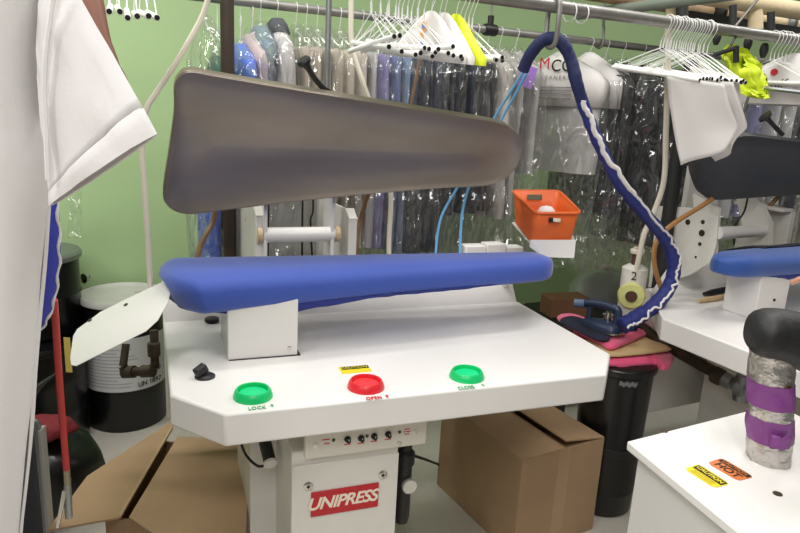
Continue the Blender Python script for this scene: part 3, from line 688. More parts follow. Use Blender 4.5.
tri_cover(-.815, M_limefoam, 'lime yellow triangular hanger cover on the middle of upper rail', .0)

# big grey loop hanging from the upper rail, holding the sleeve
tL = -.46; pl = PU+RD*tL
lp = [pl+V((0.0, -.0, .024))+q for q in ()]
zb = at(551, 43, pl.y).z
def loop_pts():
    a = []
    top = pl.z-.0; 
    for i in range(9): 
        an = pi*i/8; a.append(pl+RN*(-.03*cos(an))*1.0+V((0, 0, .03*sin(an))))
    pa_ = a[::-1]
    low = V((0, 0, zb-pl.z))
    pts = pa_+[pl-RN*.03+low*.5, pl-RN*.028+low*.85]
    for i in range(1, 8):
        an = pi*i/8; pts.append(pl+RN*(-.028*cos(an))+low*.88+V((0, 0, -.028*sin(an))))
    pts += [pl+RN*.028+low*.85, pl+RN*.03+low*.5, pa_[0]]
    return pts
b = MB(); b.tube(loop_pts(), .0085, 10); tag(build('loop_hook', b, M_rail), 'long grey metal loop on the upper rail holding up the navy hose sleeve', 'hook')
# quilted blue sleeve over the iron's hose
ys = pl.y
sl = [(523, 70, ys+.08), (530, 55, ys+.05), (541, 42, ys+.02), (551, 38, ys), (562, 43, ys-.01), (571, 60, ys-.01), (577, 84, ys-.02), (586, 112, ys), (600, 146, ys+.02), (620, 184, ys+.06), (645, 214, ys+.12), (666, 240, ys+.2), (674, 262, ys+.22), (670, 285, ys+.22), (655, 305, ys+.2), (636, 318, ys+.17), (622, 326, ys+.15)]
SP = [at(*q) for q in sl]
hs = thing('hose_sleeve', 'navy blue quilted hose sleeve looping from the grey hook to the iron', 'hose', SP[3])
loc = [p-SP[3] for p in SP]
path = spline(loc, 14)
nn_ = len(path)
b = MB(); rad = []
for i in range(nn_):
    s_ = i/nn_; base = .0205 if s_ < .42 else .020+.012*max(0, (s_-.5)/.5)
    rad.append(base*(1+(.02 if s_ < .42 else .035)*sin(i*1.05)+.10*NZ.noise(path[i]*22)))
k1 = int(nn_*.41)
b.tube(path[:k1+1], rad[:k1+1], 16); build('dark_sleeve', b, M_navy, hs, sharp=80)
b = MB(); b.tube(path[k1:], rad[k1:], 16); build('quilted_sleeve', b, M_sleeve, hs, sharp=80)
wp = []
for i in range(k1, nn_):
    t_ = (path[min(i+1, nn_-1)]-path[i-1]).normalized(); vw = (-(path[i]+SP[3])+EYE).normalized(); sd_ = t_.cross(vw).normalized(); 
    up_ = (vw-t_*vw.dot(t_)).normalized()
    ang = -.6+1.1*NZ.noise(V((i*.13, 3.3, 0)))+.5*NZ.noise(V((i*.41, 8.1, 0)))
    wp.append(path[i]+(sd_*sin(ang)+up_*cos(ang))*rad[i]*1.02)
b = MB(); b.tube(wp, [.0085 if i < 40 else .0048 for i in range(len(wp))], 8); build('white_edging', b, M_gabs, hs, sharp=80)
for pts in bl:
    q = [at(*p)-SP[3] for p in pts]; b = MB(); b.tube(spline(q, 8), .0052, 8); build('air_tube', b, M_bluehose, hs)
# small white wires over the upper rail near the loop
for k, (x, y) in enumerate(((558, 2), (570, 6))):
    c = PU+RD*(-.40+.05*k)
    b = MB(); b.tube([c+RN*.03*cos(a)+RD*.008*sin(a*.5)+V((0, 0, .03*sin(a)-.012)) for a in [2*pi*i/16 for i in range(17)]], .002, 6)
    tag(build('wire_ring', b, M_wire), 'loose white wire ring on the upper rail by the grey loop', 'wire', 'wire rings by the grey loop')

# ------------------------------------------------------------------ paper sheets, lime cloth and logo covers by the right press
def sheet(px, Y, label, dy=.0, mtl=M_paper):
    P = [at(x, y, Y+(dyy if True else 0)) for x, y, dyy in px]
    return P
def paper(label, rows, nu=14, nv=16, seed=0):
    # rows: left and right edges from top to bottom as (xl,yl,Yl,xr,yr,Yr)
    dense = lambda q: [q[i].lerp(q[i+1], j/6) for i in range(len(q)-1) for j in range(6)]+[q[-1]]
    Lp = dense([at(r[0], r[1], r[2]) for r in rows]); Rp = dense([at(r[3], r[4], r[5]) for r in rows])
    def fn(i, j):
        k = j*(len(Lp)-1); a = int(min(k, len(Lp)-2)); f = k-a
        l = Lp[a].lerp(Lp[a+1], f); r = Rp[a].lerp(Rp[a+1], f); p = l.lerp(r, i)
        p = p + RN*(.02*sin(i*pi*1.5+seed)*j+.01*NZ.noise(p*8+V((seed, 0, 0))))
        return p
    b = MB(); b.grid(fn, nu, nv); o = build('paper_sheet', b, M_paper, solid=.0008, sharp=70); return tag(o, label, 'paper')
paper('large white paper sheet hanging under the bunch of hangers, front one', [(667, 76, 2.42, 724, 84, 2.24), (669, 100, 2.42, 730, 106, 2.24), (676, 135, 2.40, 737, 127, 2.25), (684, 166, 2.38, 722, 150, 2.28)], seed=1)
paper('white paper sheet with a pointed corner just behind the front sheet', [(690, 80, 2.46, 733, 82, 2.30), (694, 110, 2.46, 741, 106, 2.31), (700, 140, 2.45, 749, 127, 2.32), (719, 162, 2.42, 731, 146, 2.36)], seed=2.2)
paper('white paper sheet rearmost of the three under the hangers', [(690, 66, 2.62, 738, 76, 2.42), (690, 90, 2.60, 741, 95, 2.44), (698, 125, 2.6, 744, 122, 2.46), (700, 163, 2.58, 726, 151, 2.5)], seed=4.1)
# black clip hanger with lime cloth
pc = PU+RD*.40
ch = thing('clip_hanger', 'black plastic clip bracket under the upper rail above the lime cloth', 'clip', pc)
def rel(x, y, Y): return at(x, y, Y)-pc
b = MB(); b.tube([rel(714, 55, 2.55), rel(736, 48, 2.55)], .008, 8); b.tube([rel(736, 46, 2.55), rel(736, 63, 2.55)], .011, 8); b.tube([rel(728, 50, 2.55), V((0, 0, 0))], .004, 8); build('clip', b, M_black, ch)
def limefn(i, j):
    a = 2*pi*i
    s_ = j; z = s_
    cx = at(735+ 24*s_, 57+33*s_, 2.6)
    r = .012+.075*sin(pi*min(1, .15+s_*.78))*(1+.25*NZ.noise(V((cos(a)*2, sin(a)*2, s_*5))))
    return cx+(RD*cos(a)*r*1.05+V((0, 0, sin(a)*r*.95)))*1.0+RN*.03*NZ.noise(V((cos(a)*3, sin(a)*3, s_*6+2)))+RN*sin(a)*.04
b = MB(); b.grid(limefn, 28, 16); tag(build('lime_cloth', b, M_lime, solid=.002, sharp=80), 'crumpled lime green cloth hanging from the black clip on upper rail', 'cloth')
def cover2(label, t, yaw, w=.5, seed=0, logo=False):
    p = PU+RD*t; o = thing('garment_cover', label, 'cover', p, YH+yaw)
    h = MB(); rr = .024; h.tube([V((rr*cos(a), 0, rr*sin(a))) for a in [R_(190-25*i) for i in range(9)]]+[V((.004, 0, -.03)), V((0, 0, -.05)), V((0, 0, -.08))], .0014, 5); build('wire_hook', h, M_wire, o)
    prof = [(.03, .015, -.05), (.14, .03, -.075), (w*.75, .035, -.14), (w, .035, -.18), (w, .04, -.25)]
    b = MB(); b.loft([ring_(a, d, z, p=.6, seed=seed, fold=.004) for a, d, z in prof], True, False); c = build('cover', b, M_paper, o, sharp=60)
    if logo:
        q = MB(); q.lathe([(.014, 0), (.014, .0008), (.0005, .001)], (-.06, -.024, -.125), (0, -1, 0), 16); build('emblem', q, M_redpaint, c)
        text('cover_script', 'mlf', .05, M_blktxt, c, V((-.05, -.026, -.17)), (1, 0, 0), (0, 0, 1), shear=.4)
    return o
cover2('white paper garment cover with red emblem on the far upper rail', .74, .5, .46, 1, True)
cover2('plain white paper garment cover beyond the one with red emblem', .84, .3, .5, 2)
cover2('white paper garment cover at the far end of the upper rail', .92, .2, .5, 3)
b = MB(); b.tube([at(750, 92, 2.75), at(738, 130, 2.7)], .006, 8); tag(build('grey_rod', b, M_rail), 'slanting grey rod hanging below the lime cloth', 'rod')
# slatted edge bar under covers
b = MB(); b.tube([at(765, 88, 2.6), at(800, 92, 2.5), at(830, 96, 2.42)], .008, 8); tag(build('cover_bar', b, M_galv), 'thin grey bar below the white garment covers at far end', 'bar')

# ------------------------------------------------------------------ right press
F2 = Frame(.985, 2.32, .46)
p2 = thing('garment_press', 'white press with dark grey head and round tipped blue buck, beyond the hose sleeve', 'press', F2.o, F2.yaw)
c_b = F2.z(651, 292, ZT)
poly = [(0, -.60), (0, 0), (c_b.x, c_b.y), (1.5, c_b.y), (1.5, -.60)]
b = MB(); b.prism([(u, v, ZT-.085) for u, v in poly], (0, 0, .085)); build('table_top', b, M_white, p2, bevel=.005)
q = F2.v(674, 258, c_b.y+.10)
b = MB(); b.prism([(c_b.x, c_b.y, ZT-.02), (c_b.x, c_b.y, ZT), (q.x, q.y, q.z), (q.x, q.y, q.z-.02)], (1.2, 0, 0)); b.box((c_b.x+.05, c_b.y, .3), (1.45, c_b.y+.08, ZT-.01)); build('back_panel', b, M_white, p2, bevel=.002)
b = MB(); b.box((.55, -.45, 0), (1.3, .2, ZT-.08)); build('cabinet', b, M_whitein, p2, bevel=.004)
pc_ = F2.z(754, 320, ZT); pl_ = F2.z(723, 309, ZT); pw_ = F2.v(787, 300, pc_.y).x-pc_.x
b = MB(); b.box((pc_.x, pc_.y, ZT), (pc_.x+pw_, pl_.y, 1.06)); pd2 = build('pedestal', b, M_white, p2, bevel=.004)
q = F2.v(774, 300, pc_.y); b = MB(); b.lathe([(.006, 0), (.006, .003), (.001, .004)], (q.x, pc_.y, q.z), (0, -1, 0), 12); build('bolt', b, M_black, pd2)
# buck with its narrow round tip towards the room
tip = F2.z(713, 252, 1.08)
VB = (pc_.y+pl_.y)/2
b = buck_mesh(-.62, .615, .32, .15, VB, 1.128, .085, ru0=.05, ru1=.12)
u_tip = F2.v(718, 255, VB).x
b.v = [V((u_tip+(.615-p.x), p.y, p.z)) for p in b.v]
bk2 = build('buck', b, mat('royal_blue_cloth', (36, 78, 156), .6, bump=.15, bscale=200, sheen=.3), p2, sharp=60)
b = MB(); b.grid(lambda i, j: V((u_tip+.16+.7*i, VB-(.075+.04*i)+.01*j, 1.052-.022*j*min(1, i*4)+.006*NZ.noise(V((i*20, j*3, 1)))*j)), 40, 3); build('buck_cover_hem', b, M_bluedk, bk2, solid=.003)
# head
nH2 = V((0, -.392, -.17)).normalized(); pH2 = (0, VB+.22, 1.3)
hp = [(694, 172), (695, 160), (702, 152), (720, 144), (745, 136), (775, 139), (800, 142), (850, 149), (900, 150), (905, 175), (900, 196), (850, 194), (800, 195), (750, 198), (716, 200), (704, 196), (698, 186)]
o2 = [F2.pl(x, y, pH2, nH2) for x, y in hp]; ho2 = closed_spline(o2, 4); c2_ = sum(o2, V())/len(o2); bk_ = -nH2
def s2(p, k, d):
    ux = max(o2[0].x+.15, min(o2[9].x-.15, p.x)); a = V((ux, c2_.y, c2_.z)); return a+(p-a)*k+bk_*d
b = MB(); b.loft([[s2(p, 1, 0) for p in ho2], [s2(p, .95, .008) for p in ho2], [s2(p, .5, .012) for p in ho2], [s2(p, .02, .012) for p in ho2]], False, True); h2 = build('head', b, M_head2, p2, sharp=50)
b = MB(); b.loft([[s2(p, 1, 0) for p in ho2], [s2(p, 1.003, .03) for p in ho2], [s2(p, .9, .045) for p in ho2], [s2(p, .02, .05) for p in ho2]], False, True); build('head_shell', b, M_head2, h2, sharp=40)
# left bracket plate, arm, shaft
ub = .42
def U2(x, y): return F2.u(x, y, ub)
bp = [U2(657, 206), U2(694, 208), U2(718, 217), U2(716, 245), U2(711, 262), U2(690, 275), U2(648, 288)]
b = MB(); b.prism(bp, (.008, 0, 0)); br2 = build('bracket', b, M_whitein, p2, bevel=.002)
for (x, y, r) in ((688, 222, .012), (703, 222, .009), (702, 233, .014), (700, 244, .008), (696, 257, .005)):
    q = U2(x, y); b = MB(); b.lathe([(r, 0), (r, .003), (.001, .004)], q, (-1, 0, 0), 14); build('bolt', b, M_iron, br2)
s0 = F2.u(718, 233, ub+.01); b = MB(); b.lathe([(.026, 0), (.026, .30)], s0, (1, 0, 0), 20); build('shaft', b, M_white, p2)
b = MB(); q = s0; b.prism([(ub+.02, q.y+.0, q.z-.1), (ub+.02, q.y+.1, q.z-.1), (ub+.02, q.y+.16, q.z+.14), (ub+.02, q.y+.02, q.z+.10)], (.012, 0, 0)); build('head_arm', b, M_whitein, p2)
b = MB(); b.prism([(ub+.29, q.y-.05, q.z-.15), (ub+.29, q.y+.05, q.z-.1), (ub+.29, q.y+.2, q.z+.22), (ub+.29, q.y+.10, q.z+.20), (ub+.29, q.y-.02, q.z+.04)], (.03, 0, 0)); build('head_arm', b, M_whitein, p2)
b = MB(); b.box((ub+.40, q.y-.04, q.z-.2), (ub+.43, q.y+.2, q.z+.10)); b.box((ub+.34, q.y-.04, q.z+.085), (ub+.43, q.y+.2, q.z+.10)); build('bracket', b, M_whitein, p2, bevel=.002)
b = MB(); b.box((ub+.1, q.y+.25, .9), (ub+.3, q.y+.28, q.z+.25)); build('rear_housing', b, M_whitein, p2)
hoseW('head_hose', [(712, 199, 2.62), (700, 207, 2.6), (676, 222, 2.58), (660, 236, 2.56), (654, 252, 2.55), (656, 272, 2.55), (662, 290, 2.56)], .010, mat('amber_hose', (176, 128, 78), .4), p2, F2)
hoseW('cable', [(748, 196, 2.75), (744, 212, 2.75), (735, 226, 2.75), (734, 245, 2.75)], .004, M_black, p2, F2)
hoseW('head_hose', [(780, 195, 2.85), (768, 208, 2.85), (758, 222, 2.85)], .010, M_hosebr, p2, F2)
hk = [F2.L(at(x, y, Y)) for x, y, Y in ((783, 135, 2.44), (776, 128, 2.44), (766, 117, 2.44))]
b = MB(); b.tube(hk, .008, 10); hn2 = build('head_lever', b, M_black, p2); ax = (hk[-1]-hk[-2]).normalized()
b = MB(); b.lathe([(.009, -.016), (.013, -.006), (.026, 0), (.024, .008), (.001, .012)], hk[-1], ax, 18); build('lever_knob', b, M_black, hn2)
# things on its table
for (a, c, mm_, lb_, r) in (((698, 301), (728, 296), M_wood, 'pale wooden stick lying on the right press table', .011), ((704, 294), (728, 289), M_black, 'black stick lying behind the wooden stick on right press table', .013)):
    A = atz(*a, ZT+r); C_ = atz(*c, ZT+r); b = MB(); b.tube([A, A.lerp(C_, .3), C_, C_+(C_-A)*.3], [r*.6, r, r, r*.9], 10); tag(build('brush_handle', b, mm_), lb_, 'stick')
# black pipe under its table edge
pth = [at(630, 318, 2.75), at(660, 342, 2.6), at(714, 372, 2.4), at(722, 377, 2.37)]
dp = thing('drain_pipe', 'black pipe with couplings slanting under the right press table', 'pipe', pth[0])
b = MB(); b.tube([p-pth[0] for p in pth], .024, 12); build('pipe', b, M_iron, dp)
for (x, y, Y, r, mm_) in ((718, 376, 2.38, .034, M_iron), (728, 381, 2.34, .03, M_galv), (742, 388, 2.28, .038, M_galv)):
    c = at(x, y, Y)-pth[0]; d = (pth[2]-pth[1]).normalized(); b = MB(); b.lathe([(r*.8, -.022), (r, -.016), (r, .016), (r*.8, .022)], c, d, 14); build('coupling', b, mm_, dp)
b = MB(); c = at(743, 388, 2.28)-pth[0]; b.lathe([(.03, -.05), (.034, -.02), (.034, .02), (.03, .05)], c, (0, 0, 1), 12); build('valve_body', b, M_galv, dp)
b = MB(); b.lathe([(.016, 0), (.018, .005), (.017, .05), (.009, .055)], atz(674, 372, .22) if False else at(675, 371, 2.75), (0, 0, 1), 14)
o = build('pull_tag', MB().prism([at(667, 340, 2.62), at(680, 341, 2.62), at(681, 357, 2.62), at(668, 358, 2.62)], RN*.012), M_hose); tag(o, 'small cream block hanging beside the pink fleece under the press edge', 'tag')

# insulated pipe end with lime foam ring, marked 2
ip = at(632, 291, 2.66)
ins = thing('insulated_pipe', 'white wrapped pipe end with lime foam ring below the right cream hose', 'pipe', ip)
dcam = (EYE-ip).normalized(); dh = V((dcam.x, dcam.y, 0)).normalized()
b = MB(); b.tube([(0, 0, -.10)+V((0, 0, 0))*0 if False else V((0, .0, -.12)), V((0, 0, .10)), V((0, 0, .115))], [.05, .052, .03], 20); build('wrapping', b, M_insul, ins)
b = MB(); b.lathe([(.022, .045), (.05, .045), (.056, .06), (.05, .075), (.024, .078), (.022, .06)], (0, 0, -.005), dh, 24); build('foam_ring', b, mat('pale_lime_foam', (214, 214, 138), .8, bump=.4, bscale=50), ins)
b = MB(); b.lathe([(.022, .03), (.022, .085), (.001, .086)], (0, 0, -.005), dh, 14); build('pipe_stub', b, mat('rust_brown', (84, 54, 42), .7), ins)
b = MB(); b.tube([(0, 0, .10), (.0, 0, .17)], .018, 10); build('pipe_neck', b, mat('rust_brown', (84, 54, 42), .7), ins)
b = MB(); b.tube([(.022*cos(a), .022*sin(a), .165+.006*a/6) for a in [i*.5 for i in range(30)]], .008, 6); build('rope_wrap', b, M_hose, ins)
text('marking', '2', .05, M_blktxt, ins, V((0, 0, .075))+dh*.0535, (-dh.y, dh.x, 0), (0, 0, 1))
b = MB(); b.tube([V((0, 0, -.11)), V((0, 0, -.11))+V((0, 0, -(ip.z-.11-.0)))], .03, 14); build('standpipe', b, M_brownpipe, ins)
bx = at(652, 330, 2.85)
b = MB(); b.tube([(bx.x, bx.y, 0), (bx.x, bx.y, 1.85)], .03, 14); tag(build('support_pole', b, M_dark), 'black vertical pole behind the right cream hose and hose sleeve', 'pole')

# ------------------------------------------------------------------ orange basket with its contents
bb = [at(512, 191, 2.50), at(559, 191, 2.50), at(581, 213, 2.24), at(536, 213, 2.24)]
bt_ = [at(514, 221, 2.48), at(556, 221, 2.48), at(573, 240, 2.27), at(531, 243, 2.26)]
bc = sum(bt_, V())/4
ob = thing('plastic_basket', 'orange plastic basket on the white tray at the right end of the press', 'basket', bc)
def lerp4(k, ins_=0):
    r = [bt_[i].lerp(bb[i], k)-bc for i in range(4)]; c = sum(r, V())/4; return [c+(p-c)*(1-ins_) for p in r]
def rr4(pts, n=5, r=.12):
    out = []
    for i in range(4):
        p, a, c = pts[i], pts[i-1], pts[(i+1) % 4]
        A = p.lerp(a, r); C_ = p.lerp(c, r)
        for j in range(n+1):
            t = j/n; out.append((A.lerp(p, t)).lerp(p.lerp(C_, t), t))
    return out
b = MB(); b.loft([rr4(lerp4(0)), rr4(lerp4(.5)), rr4(lerp4(1)), rr4(lerp4(1.01, .012)), rr4(lerp4(1, .035)), rr4(lerp4(.5, .04)), rr4(lerp4(.04, .05))]); build('body', b, M_orange, ob, sharp=60)
rm = [p for p in rr4(lerp4(1, -.01))]; rm.append(rm[0]); b = MB(); b.tube(rm, .005, 8); build('rim', b, M_orange, ob)
_wn = (bb[1]-bb[0]).cross(bt_[0]-bb[0]).normalized(); _wn = _wn if _wn.dot(EYE-bb[0]) > 0 else -_wn
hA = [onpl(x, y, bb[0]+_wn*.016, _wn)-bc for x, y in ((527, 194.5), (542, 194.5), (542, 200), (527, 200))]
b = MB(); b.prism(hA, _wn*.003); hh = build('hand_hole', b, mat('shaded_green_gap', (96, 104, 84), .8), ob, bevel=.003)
hc_ = at(546, 214, 2.33); b = MB(); b.lathe([(.001, -.03), (.02, -.027), (.032, -.012), (.034, 0), (.032, .012), (.02, .027), (.001, .03)], hc_, (0, .2, 1), 20); tag(build('thread_ball', b, M_gabs), 'white ball inside the orange basket', 'ball')
nb = (bb[2]-bb[1]).normalized()
q = onpl(554, 220, bb[3].lerp(bt_[3], .3)+nb*.01, nb); c_ = thing('key_clip', 'small cream and black clip on the front of the orange basket', 'clip', q)
b = MB(); b.box((-.004, -.006, -.006), (.022, .006, .006)); build('clip_body', b, M_hose, c_, bevel=.002)
b = MB(); b.box((-.018, -.007, -.008), (-.004, .007, .008)); build('clip_jaw', b, M_black, c_, bevel=.002)

# ------------------------------------------------------------------ bin with pink fleece, board and iron
BC = V((.905, 2.485, 0))
bn = thing('waste_bin', 'tall black round bin under the pink fleece and iron', 'bin', BC)
b = MB(); b.lathe([(.115, 0), (.122, .01), (.133, .30), (.138, .31), (.133, .32), (.140, .615), (.146, .62), (.148, .645), (.142, .65), (.136, .635), (.13, .1), (.001, .06)], n=40); build('body', b, M_bin, bn)
b = MB(); b.lathe([(.144, .625), (.152, .627), (.152, .641), (.144, .645)], n=40); build('rim', b, M_bin, bn)
ang0 = math.atan2(-BC.y, -BC.x)
b = MB(); b.grid(lambda i, j: V(((.1415)*cos(ang0+.1+.5*i), (.1415)*sin(ang0+.1+.5*i), .59+.018*j+.004*sin(i*20))), 16, 1); build('grey_mark', b, M_greytxt, bn)
# fleece: a folded slab drooping over the rim
def slab(px, z, th, seed, wob=.008, droop=0, nr=6):
    o_ = closed_spline([atz(x, y, z) for x, y in px], 6); c = sum(o_, V())/len(o_); rings = []
    for k, dz in ((.02, th), (.6, th), (.9, th*.9), (1.0, th*.5), (.99, 0), (.9, -th*.15), (.5, -th*.1), (.02, -th*.1)):
        rings.append([c+(p-c)*k+V((0, 0, dz-(droop*max(0, k-.75)*4)+wob*NZ.noise(p*14+V((seed, k*3, 0))))) for p in o_])
    m_ = MB(); m_.loft(rings); return m_
ZB = .65
b = slab([(590, 362), (611, 366), (640, 365), (655, 364), (664, 369), (671, 366), (674, 355), (668, 345), (652, 330), (630, 322), (600, 320), (572, 335)], ZB+.0, .026, 1, .006, .006); tag(build('fleece_blanket', b, M_pink, sharp=80), 'pink fleece folded on the black bin below the wooden board', 'fleece')
b = slab([(598, 353), (611, 357), (640, 355), (667, 351.5), (671, 349), (662, 342), (648, 335), (620, 338), (585, 342)], ZB+.034, .012, 2, 0, 0); tag(build('wooden_board', b, M_wood, sharp=40), 'pale wooden board between two layers of pink fleece', 'board')
b = slab([(557, 320), (580, 334), (600, 345), (612, 350), (630, 343), (650, 333), (647, 326), (625, 334), (605, 330), (585, 322), (568, 316)], ZB+.052, .022, 3, .005, .0); tag(build('fleece_cloth', b, M_pink, sharp=80), 'pink fleece flap on top of the board below the iron', 'fleece')
ZI = ZB+.078
b = slab([(560, 322), (580, 333), (600, 341), (610, 339), (600, 328), (584, 320), (570, 317)], ZI, .01, 5, .002, 0); tag(build('iron_rest', b, mat('dark_navy_felt', (34, 38, 58), .8), sharp=80), 'dark navy rest pad under the nose of the iron', 'pad')
# iron
i0 = atz(623, 334, ZI+.012); i1 = atz(581, 324, ZI+.012); dI = (i1-i0); LI = min(dI.length*1.02, .30); dI = dI.normalized(); sI = V((-dI.y, dI.x, 0)); yawI = math.atan2(dI.y, dI.x)
im = thing('steam_iron', 'navy steam iron lying on the pink fleece at the end of hose sleeve', 'iron', i0, yawI)
def sole(k=1.0, n=28, W=.058):
    pts = []
    for j in range(n):
        a = 2*pi*j/n; x = cos(a); y = sin(a)
        xx = LI*.5+LI*.5*x; w = W*(1-max(0, (xx/LI))**2.2)**.75 if xx < LI else 0
        pts.append((xx, math.copysign(w*min(1, abs(y)*1.4), y)))
    return pts
S_ = sole(); cx = LI*.42
def solr(k, z): return [V((cx+(x-cx)*k, y*k, z)) for x, y in S_]
b = MB(); b.loft([solr(1, 0), solr(1, .006)]); build('sole_plate', b, M_chrome, im)
b = MB(); b.loft([solr(.99, .006), solr(.97, .02), solr(.8, .034), solr(.45, .04)]); build('iron_body', b, M_ironb, im, sharp=60)
b = MB(); b.tube(spline([(.035, 0, .03), (.03, 0, .085), (.05, 0, .10), (.11, 0, .104), (.16, 0, .098), (.175, 0, .09)], 6), .0165, 14); ihd = build('handle', b, M_ironb, im)
b = MB(); b.tube([(.172, 0, .092), (.215, 0, .086)], .0175, 14); build('handle_tip', b, M_irong, ihd)
b = MB(); b.tube([(.15, 0, .088), (.15, 0, .03)], .011, 10); build('front_post', b, M_ironb, im)
b = MB(); b.lathe([(.014, 0), (.016, .01), (.012, .03), (.014, .04)], (.075, -.018, .035), (0, 0, 1), 12); b.tube([(.06, -.03, .06), (.10, -.03, .055)], .006, 8); build('steam_valve', b, M_chrome, im)
b = MB(); b.lathe([(.02, 0), (.022, .02), (.018, .05)], (.0, 0, .035), (-1, 0, .15), 14); build('hose_socket', b, M_navy, im)
# brown block and grey plastic on the floor beyond
def ground_box(name, label, cat, x, y, yaw, sx, sy, h, mm_, z=0):
    b = MB(); b.box((-sx/2, -sy/2, 0), (sx/2, sy/2, h)); o = build(name, b, mm_, bevel=.004); o.location = (x, y, z); o.rotation_euler = (0, 0, yaw); return tag(o, label, cat)
bz = .50
pb_ = atz(566, 317, bz)
bl_ = thing('low_bench', 'dark low bench by the green wall carrying the brown block and film', 'bench', (pb_.x+.30, pb_.y+.16, 0), TH)
b = MB(); b.box((-.55, -.28, bz-.04), (.55, .28, bz)); build('bench_top', b, M_dark, bl_, bevel=.004)
for x in (-.5, .5):
    for y in (-.23, .23): b = MB(); b.box((x-.025, y-.025, 0), (x+.025, y+.025, bz-.04)); build('leg', b, M_dark, bl_)
ground_box('wooden_block', 'brown block on the low bench behind the iron', 'block', pb_.x, pb_.y+.06, .3, .24, .13, .11, M_brick, bz)
def heap(px, z0, h, label, mm_, name, seed):
    o_ = closed_spline([atz(x, y, z0) for x, y in px], 8); c = sum(o_, V())/len(o_)
    rs = [[c+(p-c)*k+V((0, 0, dz+.05*NZ.noise(p*6+V((seed, k*4, 0)))*(1 if dz > 0 else 0))) for p in o_] for k, dz in ((1, 0), (1, h*.4), (.85, h*.75), (.6, h), (.3, h*.95), (.02, h))]
    b = MB(); b.loft(rs); return tag(build(name, b, mm_, sharp=70), label, 'plastic')
M_film = mat('grey_film_sheet', (176, 178, 174), .25, bump=.6, bscale=14)
heap([(572, 303), (600, 306), (640, 306), (648, 296), (610, 288), (572, 292)], bz, .18, 'heap of crumpled grey plastic film on the low bench by the green wall', M_film, 'plastic_film', 2)
# ------------------------------------------------------------------ front right table with the sleeve buck
ZT3 = .88
c0, c1, c2 = atz(627, 441, ZT3), atz(740, 533, ZT3), atz(750, 410, ZT3)
e1 = (c1-c0); e2 = (c2-c0)
tt = thing('sleeve_press', 'white table with foil wrapped column and black sleeve pad, front right', 'press', (c0.x, c0.y, 0))
tt['label'] = 'white press table carrying a foil and purple taped column with black pad'
LT = lambda p: V((p.x-c0.x, p.y-c0.y, p.z))
Pm = [c0, c0+e1*1.5, c0+e1*1.5+e2*1.25, c0+e2*1.25]
b = MB(); b.prism([LT(p)+V((0, 0, -.022)) for p in Pm], (0, 0, .022)); top3 = build('table_top', b, M_white, tt, bevel=.004)
i1_ = [c0+e1*.07+e2*.045, c0+e1*1.45+e2*.045, c0+e1*1.45+e2*1.2, c0+e1*.07+e2*1.2]
b = MB(); b.prism([LT(p)+V((0, 0, -p.z+.03)) for p in i1_], (0, 0, ZT3-.052)); build('cabinet', b, mat('pale_grey_enamel', (214, 212, 208), .4), tt, bevel=.004)
for (x, y) in ((664, 431), (777.5, 494)):
    q = LT(atz(x, y, ZT3)); b = MB(); b.lathe([(.009, 0), (.009, .0015), (.004, .003), (.001, .003)], q, (0, 0, 1), 14); build('bolt', b, M_iron, tt)
def tlabel(px, base, name):
    P = [LT(atz(x, y, ZT3+.0006)) for x, y in px]; b = MB(); b.prism(P, (0, 0, .0006)); o = build(name, b, base, tt, smooth=False); return P, o
def oct_lab(q, k=.12):
    out = []
    for i in range(4):
        p, a, c = V((*q[i], 0)), V((*q[i-1], 0)), V((*q[(i+1) % 4], 0)); out += [p.lerp(a, k), p.lerp(c, k)]
    return [(p.x, p.y) for p in out]
for (quad, base, word, size, word2) in (([(684, 469), (699, 464), (730, 484), (714, 488)], M_yellow, 'CAUTION', .0145, None), ([(707, 463), (722, 458), (754, 477), (738, 481)], M_orangel, 'HOT', .027, 'CAUTION')):
    P, lo_ = tlabel(oct_lab(quad), base, 'warning_label')
    a, b2, c3, d3 = [LT(atz(x, y, ZT3+.0014)) for x, y in quad]
    ex = (c3-b2).normalized(); ey = (b2-a); ey = (ey-ex*ey.dot(ex)).normalized()
    k0, k1 = (.5, .93) if word2 is None else (.66, .95)
    q = [a.lerp(b2, k0).lerp(d3.lerp(c3, k0), .04), a.lerp(b2, k1).lerp(d3.lerp(c3, k1), .04), a.lerp(b2, k1).lerp(d3.lerp(c3, k1), .96), a.lerp(b2, k0).lerp(d3.lerp(c3, k0), .96)]
    m_ = MB(); m_.prism(q, (0, 0, .0003)); build('label_band', m_, M_blktxt, lo_, smooth=False)
    ctr = sum(q, V())/4+V((0, 0, .0006))
    if word2 is None:
        text('label_word', word, size, M_yellow, lo_, ctr, ex, ey, off=.0004)
        for kk_ in (.15, .28, .4):
            s0_ = a.lerp(b2, kk_).lerp(d3.lerp(c3, kk_), .15); s1_ = a.lerp(b2, kk_).lerp(d3.lerp(c3, kk_), .85)
            m_ = MB(); m_.tube([s0_, s1_], .0008, 5); build('label_line', m_, mat('olive_print', (140, 126, 30), .6), lo_)
    else:
        text('label_word', word2, size*.5, M_orangel, lo_, ctr, ex, ey)
        cc_ = a.lerp(b2, .36).lerp(d3.lerp(c3, .36), .5); text('label_word', word, size, M_blktxt, lo_, cc_+V((0, 0, .0003)), ex, ey, off=.0004)
